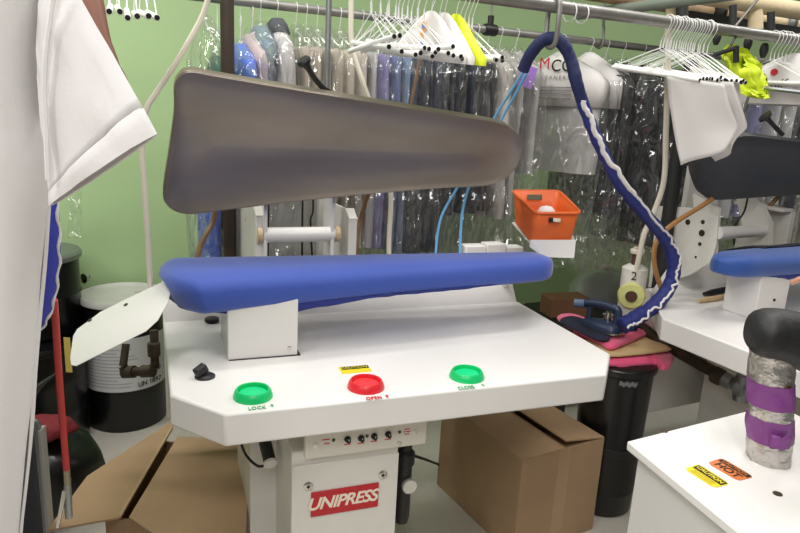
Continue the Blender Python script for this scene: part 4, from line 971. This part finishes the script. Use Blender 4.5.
# column
cb0 = atz(768, 467, ZT3); cb0 = LT(cb0)+V((.02, .035, 0))
yc = cb0.y+c0.y
zt_ = at(772, 352, yc).z
dx_ = at(772, 352, yc).x-c0.x-cb0.x
hgt = zt_-ZT3
def colr(z, r, seed=0): return [V((cb0.x+dx_*(z-ZT3)/hgt+(r+.006*NZ.noise(V((cos(a)*3, sin(a)*3, z*30))))*cos(a), cb0.y+(r+.006*NZ.noise(V((cos(a)*3, sin(a)*3+7, z*30))))*sin(a), z)) for a in [2*pi*k/28 for k in range(28)]]
def coln(name, z0, z1, r, mm_, par, n=10):
    b = MB(); b.loft([colr(z0+(z1-z0)*i/n, r) for i in range(n+1)]); return build(name, b, mm_, par, sharp=80)
RC = .044
colo = coln('column', ZT3, zt_, RC, M_foil, tt, 30)
def zat(y): return at(768, y, yc-RC).z
coln('tape_band', zat(452-4), zat(428-4), RC+.0018, M_purple, colo)
coln('tape_band', zat(412), zat(388), RC+.0018, M_purple, colo)
b = MB(); q = at(780, 442, yc-RC-.008); b.grid(lambda i, j: LT(q)+V((.04*i-.02, -.006*sin(i*3), -.03*j+.015+.008*NZ.noise(V((i*5, j*5, 2))))), 6, 5); build('tape_flap', b, M_purple, colo, solid=.002)
# black pad
pk = [(742, 333), (742, 318), (752, 308), (775, 307), (810, 315), (860, 330), (900, 350), (905, 380), (860, 378), (812, 360), (785, 352), (752, 350)]
padp = []
p_ax = [LT(at(750, 334, yc-.02)), LT(at(775, 334, yc-.005)), LT(at(810, 345, yc-.0)), LT(at(860, 362, yc-.0))]
rings = []
pa_s = spline(p_ax, 8)
n_ = 24
for i, p in enumerate(pa_s):
    s_ = i/(len(pa_s)-1); k = (1-(1-min(1, s_/.22))**2)**.5 if s_ < .22 else 1; k = max(.08, k)
    rings.append([p+V((0, cos(2*pi*j/n_)*(.055+.02*s_)*k*(1+.015*sin(i*2.3)), math.copysign(abs(sin(2*pi*j/n_))**.75, sin(2*pi*j/n_))*(.043+.03*s_)*k)) for j in range(n_)])
b = MB(); b.loft(rings); pdo = build('sleeve_pad', b, M_leather, tt, sharp=80)
st = [p+V((0, -.046, -.03)) for p in pa_s[5:]]
b = MB()
for i in range(len(st)-1): b.tube([st[i].lerp(st[i+1], .1), st[i].lerp(st[i+1], .7)], .0012, 5)
build('stitching', b, M_stitch, pdo)
b = MB(); b.loft([colr(zt_-.01, RC*.9), colr(zt_+.02, RC*1.1)]); build('pad_collar', b, mat('rust_brown', (84, 54, 42), .7), tt)

# ------------------------------------------------------------------ cardboard boxes
def cbox(name, label, near, yaw, sx, sy, h):
    root = thing(name, label, 'box', near, yaw)
    t = .006
    b = MB(); b.box((0, 0, .002), (sx, t, h)); b.box((0, sy-t, .002), (sx, sy, h)); b.box((0, t, .002), (t, sy-t, h)); b.box((sx-t, t, .002), (sx, sy-t, h)); b.box((t, t, .002), (sx-t, sy-t, .008)); build('carton', b, M_card, root, bevel=.0015)
    return root
bxc = cbox('cardboard_box', 'closed brown cardboard box on the floor right of the press cabinet', (.471, 2.088, 0), R_(29.5), .40, .53, .40)
def flap(p, q, dirv, ln, th=.005):
    m_ = MB(); p, q, d = V(p), V(q), V(dirv).normalized()*ln; n = (q-p).cross(d).normalized()
    m_.prism([p, q, q+d, p+d], n*th); return m_
h = .40
build('flap', flap((.003, 0, h), (.003, .53, h), (.97, 0, .02), .20), M_card, bxc)
build('flap', flap((.397, 0, h), (.397, .53, h), (-.97, 0, .13), .20), M_card, bxc)
build('inner_flap', flap((.01, .003, h-.004), (.39, .003, h-.004), (0, 1, -.12), .16), M_cardin, bxc)
b = MB(); b.box((.17, -.0012, .05), (.23, .0002, h)); build('packing_tape', b, M_tape, bxc)
b = MB(); b.box((.19, .0, h), (.21, .04, h+.001)); build('torn_edge', b, M_tape, bxc)
# open box on the left
ZO = .36
S0, S1 = atz(173, 430, ZO), atz(121, 520, ZO); A1, A2 = atz(87, 476, ZO+.03), atz(47, 530, ZO+.03); A0 = atz(173, 420, ZO)
B0, B1, B2, B3 = atz(178, 436, ZO), atz(129, 517, ZO), atz(246, 545, ZO), atz(248, 440, ZO)
bo = thing('cardboard_box', 'brown cardboard box with loose flaps left of the press cabinet', 'box', (-.72, 2.0, 0))
OO = V((-.72, 2.0, 0))
b = MB(); b.box((-.12, -.28, .002), (.20, .20, .008))
for lo, hi in (((-.13, -.28, .002), (-.122, .20, ZO-.02)), ((.20, -.28, .002), (.208, .20, ZO-.02)), ((-.122, -.28, .002), (.20, -.272, ZO-.02)), ((-.122, .192, .002), (.20, .20, ZO-.02))): b.box(lo, hi)
build('carton', b, M_card, bo, bevel=.0015)
def fl(name, P, mm_):
    m_ = MB(); m_.prism([p-OO for p in P], (0, 0, -.006)); return build(name, m_, mm_, bo)
fl('flap', [A0, S0+V((0, 0, .01)), S1+V((0, 0, .01)), A2, A1], M_card)
fl('flap', [B0, B3, B2, B2+(B1-B2)*.6+V((-.02, -.05, 0)), B1], M_card)
b = MB(); e_ = S0-OO; b.prism([S1-OO+V((0, 0, .011)), S0-OO+V((0, 0, .011)), S0-OO+V((-.008, 0, .011)), S1-OO+V((-.008, 0, .011))], (0, 0, .002)); build('flap_crease', b, M_tape, bo)

# ------------------------------------------------------------------ drums
def drum(label, c, r, h, lidm, name='steel_drum', ribs=(.34, .67)):
    root = thing(name, label, 'drum', c)
    pr = [(r*.97, 0), (r, .012), (r, h*ribs[0]-.02), (r*1.025, h*ribs[0]), (r, h*ribs[0]+.02), (r, h*ribs[1]-.02), (r*1.025, h*ribs[1]), (r, h*ribs[1]+.02), (r, h-.03)]
    b = MB(); b.lathe(pr, n=48); build('body', b, M_blackgl, root)
    b = MB(); b.lathe([(r*1.0, h-.035), (r*1.05, h-.03), (r*1.06, h-.015), (r*1.03, h), (r*.98, h-.004), (r*.96, h-.012), (.001, h-.010)], n=48); build('lid', b, lidm, root)
    return root
DC = V((-1.345, 3.03, 0)); DR, DH = .185, .655
d1 = drum('black drum with white printed label and pale lid below the guard plate', DC, DR, DH, M_lid)
b = MB(); b.lathe([(.022, 0), (.022, .008), (.012, .010), (.001, .010)], (.06, .06, DH-.011), (0, 0, 1), 16); build('bung', b, M_lid, d1)
a0 = math.atan2(-DC.y, -DC.x)
def lab(i, j, k=1.006): a = a0-1.25+2.5*i; return V((DR*k*cos(a), DR*k*sin(a), .215+.265*j))
b = MB(); b.grid(lambda i, j: lab(i, j, 1.03), 40, 1); ll = build('label', b, M_label, d1)
b = MB()
rnd = random.Random(3)
for j in range(13):
    zz = .08+.84*j/13; x0 = .10+.01*rnd.random(); 
    x1 = x0+(.30+.25*rnd.random())
    b.grid(lambda i, k: lab(x0+(x1-x0)*i, zz+.022*k, 1.034), 16, 1)
build('label_print', b, mat('pale_print', (170, 170, 172), .6), ll)
b = MB(); b.grid(lambda i, k: lab(.22+.09*i, .90+.03*k, 1.034), 6, 1); build('label_mark', b, M_redtxt, ll)
aT = a0-1.25+2.5*.73; tn = V((cos(aT), sin(aT), 0))
text('label_lettering', 'UN 1897', .034, M_blktxt, ll, V((DR*1.045*cos(aT), DR*1.045*sin(aT), .245)), (-tn.y, tn.x, 0), (0, 0, 1), off=.0005)
aT = a0-1.25+2.5*.86; tn = V((cos(aT), sin(aT), 0)); b = MB(); b.lathe([(.014, 0), (.014, .0008), (.001, .001)], V((DR*1.04*cos(aT), DR*1.04*sin(aT), .30)), tn, 14); build('label_mark', b, M_greytxt, ll)
D2 = V((-1.66, 2.74, 0))
lab_ = drum('wide black drum on the floor at left behind the red hose', D2, .235, .515, M_blackgl)
b = MB(); b.lathe([(.001, 0), (.2, .004), (.215, .03), (.215, .30), (.225, .31)], n=40)
up = thing('steel_drum', 'black drum with grey rimmed pale lid stacked at left beside blue pad', 'drum', V((-1.665, 2.85, .515)))
b = MB(); b.lathe([(.185, 0), (.19, .01), (.19, .17), (.196, .18), (.19, .19), (.19, .34)], n=44); build('body', b, M_blackgl, up)
b = MB(); b.lathe([(.19, .335), (.203, .34), (.206, .36), (.195, .372), (.182, .365)], n=44); build('lid_ring', b, M_galv, up)
b = MB(); b.lathe([(.185, .35), (.184, .362), (.001, .364)], n=44); build('lid', b, M_lid, up)
q = at(68, 355, 2.3)
ys_ = MB(); ys_.box((-.012, -.001, -.07), (.012, .001, .07)); o = build('caution_card', ys_, mat('dull_yellow_card', (190, 170, 84), .6)); o.location = q; tag(o, 'dull yellow card hanging behind the tip of the white guard plate', 'card')
pv = at(78, 277, 3.1)
vv = thing('pipe_valve', 'small grey pipe fitting with round ends behind the drum lids', 'valve', pv)
b = MB(); b.tube([(-.03, 0, 0), (.05, .02, .0)], .012, 10); build('valve_body', b, M_galv, vv)
for x in (-.02, .04):
    b = MB(); b.lathe([(.02, 0), (.024, .006), (.024, .018), (.01, .024)], (x, -.005, 0), (-.2, -1, 0), 14); build('valve_cap', b, M_chrome, vv)
b = MB(); b.grid(lambda i, j: at(68+14*i, 190+48*j, 2.95)+RN*.02*NZ.noise(V((i*4, j*6, 1))), 8, 16); tag(build('plastic_strip', b, BAG), 'strip of clear plastic hanging on the green wall above the drums', 'plastic')

# ------------------------------------------------------------------ foreground left: shirt, blue form, hose, bin
def shirt_fg():
    root = thing('white_shirt', 'large white short sleeved shirt hanging close by at far left', 'shirt', (-.42, .95, 1.3))
    o0 = V((-.42, .95, 1.3))
    Y0 = .95
    # body front panel: left beyond the frame, right edge from the px outline
    edge = [(-150, -150), (-60, -135), (30, -112), (66, -80), (68, -55), (60, 0), (50, 60), (46, 120), (48, 160), (47, 205), (40, 290), (33, 380), (26, 460), (18, 540), (10, 620)]
    Rp = spline([at(x, y, Y0+.0) for x, y in edge], 6)
    def fn(i, j, back=False):
        k = j*(len(Rp)-1); a = int(min(k, len(Rp)-2)); r = Rp[a].lerp(Rp[a+1], k-a)
        cx = at(46, 160, Y0).x-.27; W = 2*max(.05, r.x-cx); ang = i*2*pi
        x = cx+W/2*cos(ang); y = Y0+min(.11, .03+W*.17)*sin(ang)*(1+.1*sin(j*5))
        fold = .010*NZ.noise(V((x*14, y*3, r.z*2)))+.006*NZ.noise(V((x*30, 3, r.z*5)))
        return V((x, y-fold*(1 if sin(ang) < 0 else -1), r.z))-o0
    b = MB(); b.grid(fn, 72, 60); build('body', b, M_gabs, root, solid=.0015, sharp=80)
    # sleeve: flattened tube from shoulder to hem
    top0, top1 = at(62, -60, .93), at(48, 195, .93)
    hem0, hem1 = at(157, 134, .90), at(49, 207, .90)
    sh0 = at(68, -50, .93)
    def ring(k, grow=0):
        a = sh0.lerp(hem0, k)+V((.0, 0, 0)); c = top1.lerp(hem1, k)
        a = at(52+(157-52)*k, -50+(134+50)*k, .93-.02*k); c = at(46+3*k, 120+87*k, .93-.02*k)
        m_ = (a+c)/2; h_ = (a-c)/2; out = []
        for j in range(36):
            an = 2*pi*j/36; d = (.030-.008*k+grow)
            wr = .006*NZ.noise(V((cos(an)*3, k*4, sin(an)*2)))+.004*NZ.noise(V((cos(an)*8, k*9, 3)))
            out.append(m_+h_*cos(an)*(1+grow*2)+V((0, -1, .0))*(sin(an)*d+wr*(1 if sin(an) > 0 else -1))-o0)
        return out
    ks = [0, .12, .25, .4, .55, .7, .8, .86]
    b = MB(); b.loft([ring(k) for k in ks], False, False); build('sleeve', b, M_gabs, root, solid=.0015, sharp=80)
    b = MB(); b.loft([ring(.852, .0012), ring(.86, .003), ring(.93, .003), ring(1.0, .002), ring(.995, -.004), ring(.86, -.004)], False, False); build('sleeve_hem', b, M_gabs, root, sharp=60)
    b = MB(); b.tube(spline([at(62, -60, .895), at(45, 60, .885), at(46, 130, .885), at(48, 180, .885)], 8)[0:], .0035, 6); b.v = [p-o0 for p in b.v]; build('armhole_seam', b, M_gabs, root)
    return root
shirt_fg()
# blue padded body form beneath the shirt
fx_ = at(20, 270, 1.10)
fm = thing('padded_form', 'blue padded press form with white edging behind the white shirt', 'form', (fx_.x, 1.10, 0))
eR = [(56, 170), (57, 200), (59, 240), (58, 275), (53, 305), (44, 325), (30, 338), (10, 345)]
prof = spline([at(x, y, 1.10) for x, y in eR], 6)
b = MB(); rings = []
for p in prof:
    hw = max(.004, p.x-fx_.x+.06); rings.append([V((-.06+hw*math.copysign(abs(cos(a))**.8, cos(a)), .045*min(1, hw/.06)*sin(a), p.z)) for a in [2*pi*k/32 for k in range(32)]])
b.loft(rings); build('pad', b, mat('violet_blue_cloth', (52, 62, 170), .65, bump=.2, bscale=120), fm, sharp=80)
b = MB(); b.tube([V((p.x-fx_.x, .0+.004*sin(i*1.3), p.z)) for i, p in enumerate(prof)], [.0028+.0008*sin(i*1.7) for i in range(len(prof))], 8); build('white_edging', b, M_gabs, fm, sharp=80)
b = MB(); b.tube([(-.10, 0, .02), (-.10, 0, prof[-1].z+.02)], .022, 14); build('stand', b, M_greybox, fm)
b = MB(); b.lathe([(.16, 0), (.16, .012), (.03, .02)], (-.10, 0, 0), n=28); build('foot_plate', b, M_greybox, fm)
# red hose with blow gun
rh = [(54, 300, 1.18), (56, 330, 1.2), (60, 390, 1.24), (64, 440, 1.26), (66.5, 470, 1.27)]
rhp = [at(*p) for p in rh]
bg = thing('air_hose', 'red rubber hose with a metal air nozzle hanging at left', 'hose', rhp[0])
b = MB(); b.tube([p-rhp[0] for p in spline(rhp, 8)], .0068, 12); build('hose', b, M_redhose, bg)
e = rhp[-1]-rhp[0]; b = MB(); b.lathe([(.006, .012), (.007, 0), (.0075, -.004), (.0065, -.008), (.0075, -.012), (.0065, -.018), (.008, -.024), (.007, -.036)], e, (0, 0, 1), 14); build('hose_fitting', b, mat('brass_worn', (150, 140, 120), .35, metal=.8), bg)
e2_ = at(67.5, 492, 1.275)-rhp[0]; e3 = at(69, 517, 1.28)-rhp[0]
b = MB(); b.tube([e+V((0, 0, -.03)), e2_, e3], [.007, .0085, .008], 12); gu = build('nozzle_body', b, M_galv, bg)
l0 = at(65, 490, 1.27)-rhp[0]; l1 = at(58, 527, 1.26)-rhp[0]
b = MB(); b.prism([l0+V((-.005, -.004, 0)), l0+V((.005, -.004, 0)), l1+V((.004, -.006, 0)), l1+V((-.003, -.006, 0))], (0, .005, 0)); build('trigger_lever', b, M_chrome, gu, bevel=.001)
# galvanised bin corner and black bag with dark red cloth
gp = [at(22, 425, 1.55), at(40, 419, 1.62), at(45, 540, 1.62), at(22, 540, 1.55)]
gx = at(39, 420, 1.6)
gb = thing('metal_panel', 'galvanised metal panel with rounded top corner at bottom left by the shirt', 'panel', (gx.x, 1.6, 0), .12)
pr = [(-.45, .002), (0, .002)]+[(-.02+.02*cos(a_), gx.z-.02+.02*sin(a_)) for a_ in [pi/2*k/6 for k in range(7)]]+[(-.45, gx.z)]
b = MB(); b.prism([(x, 0, z) for x, z in pr], (0, .012, 0)); build('sheet', b, M_galv, gb, bevel=.002)
b = MB(); b.box((-.006, -.004, .002), (.004, .03, gx.z-.03)); build('folded_edge', b, M_greybox, gb, bevel=.002)
def blob(name, label, cat, c, r, mm_, seed, sq=(1, 1, 1)):
    m_ = MB(); rs = []
    for j in range(13):
        ph = -pi/2+pi*j/12
        rs.append([V((cos(a)*cos(ph)*r*sq[0], sin(a)*cos(ph)*r*sq[1], sin(ph)*r*sq[2]))*(1+.22*NZ.noise(V((cos(a)*2+seed, sin(a)*2, sin(ph)*2)))) for a in [2*pi*k/24 for k in range(24)]])
    m_.loft(rs); o = build(name, m_, mm_, sharp=80); o.location = c; return tag(o, label, cat)
cbg = at(46, 512, 1.95)
blob('black_sack', 'black bag on the floor between the metal bin and open box', 'bag', V((cbg.x-.14, 2.22, .17)), .19, M_blackgl, 3, (1, 1, .95))
blob('red_cloth', 'dark red cloth lying on the black bag behind the nozzle', 'cloth', V((cbg.x-.10, 2.17, .385)), .08, M_dkred, 5, (1.2, 1, .5))

# ------------------------------------------------------------------ pipes and beams high on the right
def pipe(label, a, c, r, mm_, name='lagged_pipe'):
    b = MB(); b.tube([a, c], r, 16); return tag(build(name, b, mm_), label, 'pipe')
def ext(p, q, k0, k1): return p+(q-p)*k0, p+(q-p)*k1
A = at(712, -3, 3.1); C_ = at(800, 11, 3.3); a, c = ext(A, C_, -1.2, 1.4); pipe('cream lagged pipe running highest along the right wall', a, c, .040, M_lag)
A = at(690, 8, 3.35); C_ = at(748, 17, 3.48); a, c = ext(A, C_, -1.6, 1.05); pipe('brownish lagged pipe below the highest cream pipe', a, c, .036, M_foilpipe)
A = at(748, 17.5, 3.48); C_ = at(795, 24, 3.58); a, c = ext(A, C_, 0.02, 1.6); pipe('pale lagged pipe continuing right from the brownish pipe', a, c, .036, M_lag)
b = MB(); cc_ = at(719, 11.5, 3.36); b.lathe([(.03, -.02), (.042, -.012), (.042, .012), (.03, .02)], cc_, RD, 18); tag(build('pipe_coupling', b, M_black), 'black coupling ring on the brownish lagged pipe', 'coupling')
b = MB(); cc_ = at(789, 22, 3.54); b.lathe([(.03, -.02), (.044, -.012), (.044, .012), (.03, .02)], cc_, RD, 18); tag(build('pipe_coupling', b, M_galv), 'grey clamp ring on the pale lagged pipe at far right', 'coupling')
for (x, y0, y1, Y, lb_) in ((755, 10, 30, 3.2, 'short cream lagged pipe dropping behind the hanger hooks'), (674, 0, 17, 3.1, 'cream lagged pipe stub left of the black upright')):
    pipe(lb_, at(x, y0-4, Y), at(x, y1, Y), .034, M_lag)
for (x, y0, y1, r, lb_) in ((682, -20, 22, .026, 'black upright behind the first hooks of dense hanger bunch'), (733, 5, 30, .016, 'dark rod behind the dense hanger bunch'), (771, 12, 36, .016, 'brown rod beside the right lagged pipes')):
    b = MB(); b.tube([at(x, y0, 3.0), at(x, y1, 3.0)], r, 12); tag(build('support_rod', b, M_dark), lb_, 'rod')
A = at(560, -14, 3.3); C_ = at(700, 22, 3.3)
b = MB(); p = at(640, 4, 3.4)
def beam(label, a, c, hh, mm_): 
    b = MB(); b.prism([a, c, c+V((0, 0, hh)), a+V((0, 0, hh))], RN*.05); return tag(build('cable_tray', b, mm_, bevel=.003), label, 'beam')
beam('dark cable tray running behind the upper rail below the lagged pipes', at(690, 20, 3.1), at(800, 36, 3.3), .04, M_dark)
beam('dark beam at the top edge above the hose loop', at(540, -12, 3.3), at(690, 2, 3.5), .12, M_dark)
a, c = ext(at(600, 12, 3.0), at(690, 0, 2.7), -.3, 1.6); pipe('grey green conduit crossing above the upper rail', a, c, .022, mat('grey_green_paint', (110, 118, 108), .5), 'conduit_pipe')
a = at(757, 0, 2.9); c = at(734, 28, 2.9); b = MB(); b.tube([a+(a-c)*.6, c], .006, 8); tag(build('thin_rod', b, M_rail), 'thin grey slanting rod beside the short lagged pipe', 'rod')
for (x, y) in ((717, 37), (748, 43), (764, 50)):
    p = at(x, y, 2.72); b = MB(); b.lathe([(.008, -.03), (.014, -.015), (.017, 0), (.014, .018), (.008, .026)], p, (0, 0, 1), 12); tag(build('rail_fitting', b, M_dark), 'dark knob fitting hanging behind the hooks of the upper rail', 'fitting', 'dark fittings behind the upper rail')
# wooden stick and slim bits behind the middle hangers
b = MB(); b.tube([at(421, 52, 2.55), at(411, 105, 2.55), at(404, 140, 2.55)], .006, 8); tag(build('wooden_stick', b, mat('brown_stick', (128, 100, 80), .6)), 'thin brown stick standing in front of the navy trousers', 'stick')
b = MB(); q0 = at(395, 178, 2.7)

# ------------------------------------------------------------------ people
def skinbody(name, joints, edges, mtl, parent, root=0, sub=2):
    me = bpy.data.meshes.new(name); me.from_pydata([tuple(j[0]) for j in joints], edges, [])
    o = bpy.data.objects.new(name, me); COL.objects.link(o); o.parent = parent; me.materials.append(mtl)
    sk = o.modifiers.new('skin', 'SKIN'); sk.use_smooth_shade = True
    if not me.skin_vertices: me.skin_vertices.new()
    for i, j in enumerate(joints):
        r = j[1]; me.skin_vertices[0].data[i].radius = r if isinstance(r, tuple) else (r, r)
        me.skin_vertices[0].data[i].use_root = (i == root)
    q = o.modifiers.new('sub', 'SUBSURF'); q.levels = sub; q.render_levels = sub
    # bake to a plain mesh
    dg = bpy.context.evaluated_depsgraph_get(); dg.update(); m2 = bpy.data.meshes.new_from_object(o.evaluated_get(dg)); o.modifiers.clear(); o.data = m2
    if not m2.materials: m2.materials.append(mtl)
    m2.polygons.foreach_set('use_smooth', [True]*len(m2.polygons)); return o
def person(label, base, yaw, skin, top, bottom, rhand, relbow, lhand, lelbow, hair=M_hair, fingers=None):
    # local frame: x right of the person's left? person faces +y
    root = thing('person', label, 'person', base, yaw)
    Lr = MX.Rotation(-yaw, 3, 'Z'); lc = lambda p: Lr @ (V(p)-V(base))
    rh_, re_, lh_, le_ = lc(rhand), lc(relbow), lc(lhand), lc(lelbow)
    J = [((0, 0, .96), (.10, .075)), ((0, 0, 1.12), (.095, .07)), ((0, 0, 1.30), (.11, .08)), ((0, 0, 1.42), (.10, .08)), ((0, .01, 1.50), .055), ((0, .02, 1.58), (.075, .085)), ((0, .02, 1.68), (.078, .095)), ((0, .015, 1.75), (.05, .06)),
         ((.19, 0, 1.40), .055), (re_, .042), (rh_, .028), ((-.19, 0, 1.40), .055), (le_, .042), (lh_, .028),
         ((.09, 0, .88), .06), ((.10, .02, .48), .045), ((.10, 0, .08), .035), ((.10, .13, .035), .035), ((-.09, 0, .88), .06), ((-.10, .02, .48), .045), ((-.10, 0, .08), .035), ((-.10, .13, .035), .035)]
    E = [(0, 1), (1, 2), (2, 3), (3, 4), (4, 5), (5, 6), (6, 7), (3, 8), (8, 9), (9, 10), (3, 11), (11, 12), (12, 13), (0, 14), (14, 15), (15, 16), (16, 17), (0, 18), (18, 19), (19, 20), (20, 21)]
    # hands: palm and five fingers
    for w_, e_, s_ in ((10, 9, 1), (13, 12, -1)):
        W = V(J[w_][0]); d = (W-V(J[e_][0])).normalized(); sd = d.cross(V((0, 0, 1))).normalized(); up_ = sd.cross(d)
        pi_ = len(J); J.append((W+d*.05, (.030, .018))); E.append((w_, pi_))
        kn = len(J); J.append((W+d*.085, (.034, .014))); E.append((pi_, kn))
        for k, (off, ln) in enumerate(((-.030, .066), (-.010, .078), (.010, .074), (.029, .058))):
            b0 = len(J); J.append((W+d*.10+sd*off, .0088)); E.append((kn, b0))
            J.append((W+d*(.10+ln*.5)+sd*off-up_*.010, .0082)); E.append((b0, b0+1)); J.append((W+d*(.10+ln*.8)+sd*off-up_*.032, .0072)); E.append((b0+1, b0+2))
        b0 = len(J); J.append((W+d*.045-sd*.034*s_-up_*.01, .011)); E.append((pi_, b0)); J.append((W+d*.08-sd*.048*s_-up_*.02, .0095)); E.append((b0, b0+1)); J.append((W+d*.105-sd*.046*s_-up_*.034, .008)); E.append((b0+1, b0+2))
    skinbody('body', J, E, skin, root)
    T = [((0, 0, .80), (.19, .15)), ((0, 0, 1.08), (.17, .13)), ((0, 0, 1.30), (.175, .125)), ((0, 0, 1.41), (.12, .095)), ((.19, 0, 1.40), .066), (V((.19, 0, 1.40)).lerp(re_, .62), .058), ((-.19, 0, 1.40), .066), (V((-.19, 0, 1.40)).lerp(le_, .62), .058)]
    skinbody('top', T, [(0, 1), (1, 2), (2, 3), (3, 4), (4, 5), (3, 6), (6, 7)], top, root)
    B = [((0, 0, .97), (.16, .12)), ((.09, 0, .86), .098), ((.10, .02, .48), .075), ((.10, 0, .09), .06), ((-.09, 0, .86), .098), ((-.10, .02, .48), .075), ((-.10, 0, .09), .06)]
    skinbody('trousers', B, [(0, 1), (1, 2), (2, 3), (0, 4), (4, 5), (5, 6)], bottom, root)
    for sx_ in (1, -1): skinbody('shoe', [((sx_*.10, -.04, .05), (.05, .05)), ((sx_*.10, .06, .045), (.052, .045)), ((sx_*.10, .18, .035), (.045, .034))], [(0, 1), (1, 2)], M_black, root)
    skinbody('hair', [((0, -.015, 1.62), (.08, .085)), ((0, -.012, 1.70), (.086, .095)), ((0, .0, 1.775), (.055, .065))], [(0, 1), (1, 2)], hair, root)
    for sx in (-.03, .03):
        b = MB(); b.lathe([(.001, -.008), (.008, -.004), (.009, 0), (.008, .004), (.001, .008)], (sx, .105, 1.655), (0, 1, 0), 10); build('eye', b, M_gauge, root)
    b = MB(); b.loft([[V((x*.012, .10+.012*(1 if z < 1.63 else .3), z)) for x in (-1, 0, 1)]+[V((0, .09, z))] for z in (1.615, 1.625, 1.65)]); build('nose', b, skin, root)
    return root
# person behind the white shirt: only a bare arm shows
el = at(99, 22, 1.10)
person('person behind the white shirt, one bare forearm showing beside the top of its sleeve', (-.98, 1.30, 0), R_(0), M_skin_dk, M_dkcloth, M_dkcloth,
       at(95, 42, 1.20), at(73, -42, 1.24), V((-1.25, 1.3, 1.05)), V((-1.22, 1.15, 1.15)))
hp_ = at(806, 281, 2.03)
person('person at far right edge, only fingertips showing by the blue buck', (1.72, 1.62, 0), R_(12), M_skin, M_dkcloth, M_dkcloth,
       V((1.80, 2.05, 1.12)), V((1.92, 1.80, 1.12)), hp_+V((.135, .0, -.01)), V((1.58, 1.84, 1.10)))
# dark trousers lying over the end of the right buck
def drape(i, j):
    u = u_tip+.30+.8*i; v = VB+.20-.40*j; e = abs(v-VB)/.2
    z = 1.133-.05*e*e+.004*NZ.noise(V((u*9, v*9, 4)))
    if i < .02: z -= .003
    return F2.W(u, v if True else 0, z)
b = MB(); b.grid(lambda i, j: drape(i, j*.42), 24, 14); tag(build('dark_trousers', b, M_dkcloth, solid=.006, sharp=80), 'dark trousers laid along the back of the right blue buck', 'trousers')

# ------------------------------------------------------------------ lights
def lamp(x, y, yaw, e, n):
    root = thing('ceiling_light', 'unseen fluorescent ceiling light with white housing', 'light', (x, y, 3.1), yaw, 'ceiling lights')
    b = MB(); b.box((-.65, -.16, -.06), (.65, .16, 0)); build('housing', b, M_white, root, bevel=.004)
    ld = bpy.data.lights.new('fluorescent_tubes', 'AREA'); ld.shape = 'RECTANGLE'; ld.size = 1.25; ld.size_y = .28; ld.energy = e; ld.color = (1, .985, .955)
    lo = bpy.data.objects.new('fluorescent_tubes', ld); COL.objects.link(lo); lo.parent = root; lo.location = (0, 0, -.065)
LE = 46
for (x, y, yw) in ((-1.0, .6, 1.2), (.7, .6, 1.2), (-.6, 2.15, .4), (1.1, 2.3, .4), (2.6, 3.2, .4), (-2.2, 2.0, .4), (0.0, -1.2, 1.2), (-1.6, -1.0, 1.2)):
    lamp(x, y, yw, LE*(1.7 if y < 0 else .95), 0)  # behind the camera: boosted light, last one added to brighten the white shirt
w = bpy.data.worlds.new('room_ambient'); SC.world = w; w.use_nodes = True
w.node_tree.nodes['Background'].inputs[0].default_value = (1, .98, .95, 1); w.node_tree.nodes['Background'].inputs[1].default_value = .30
vs = SC.view_settings; vs.view_transform = 'Standard'; vs.look = 'None'; vs.gamma = 1; vs.use_curve_mapping = False; vs.exposure = -1.0
SC.cycles.transparent_max_bounces = 40; SC.cycles.max_bounces = 8
SC.cycles.use_denoising = True
bpy.context.view_layer.update()
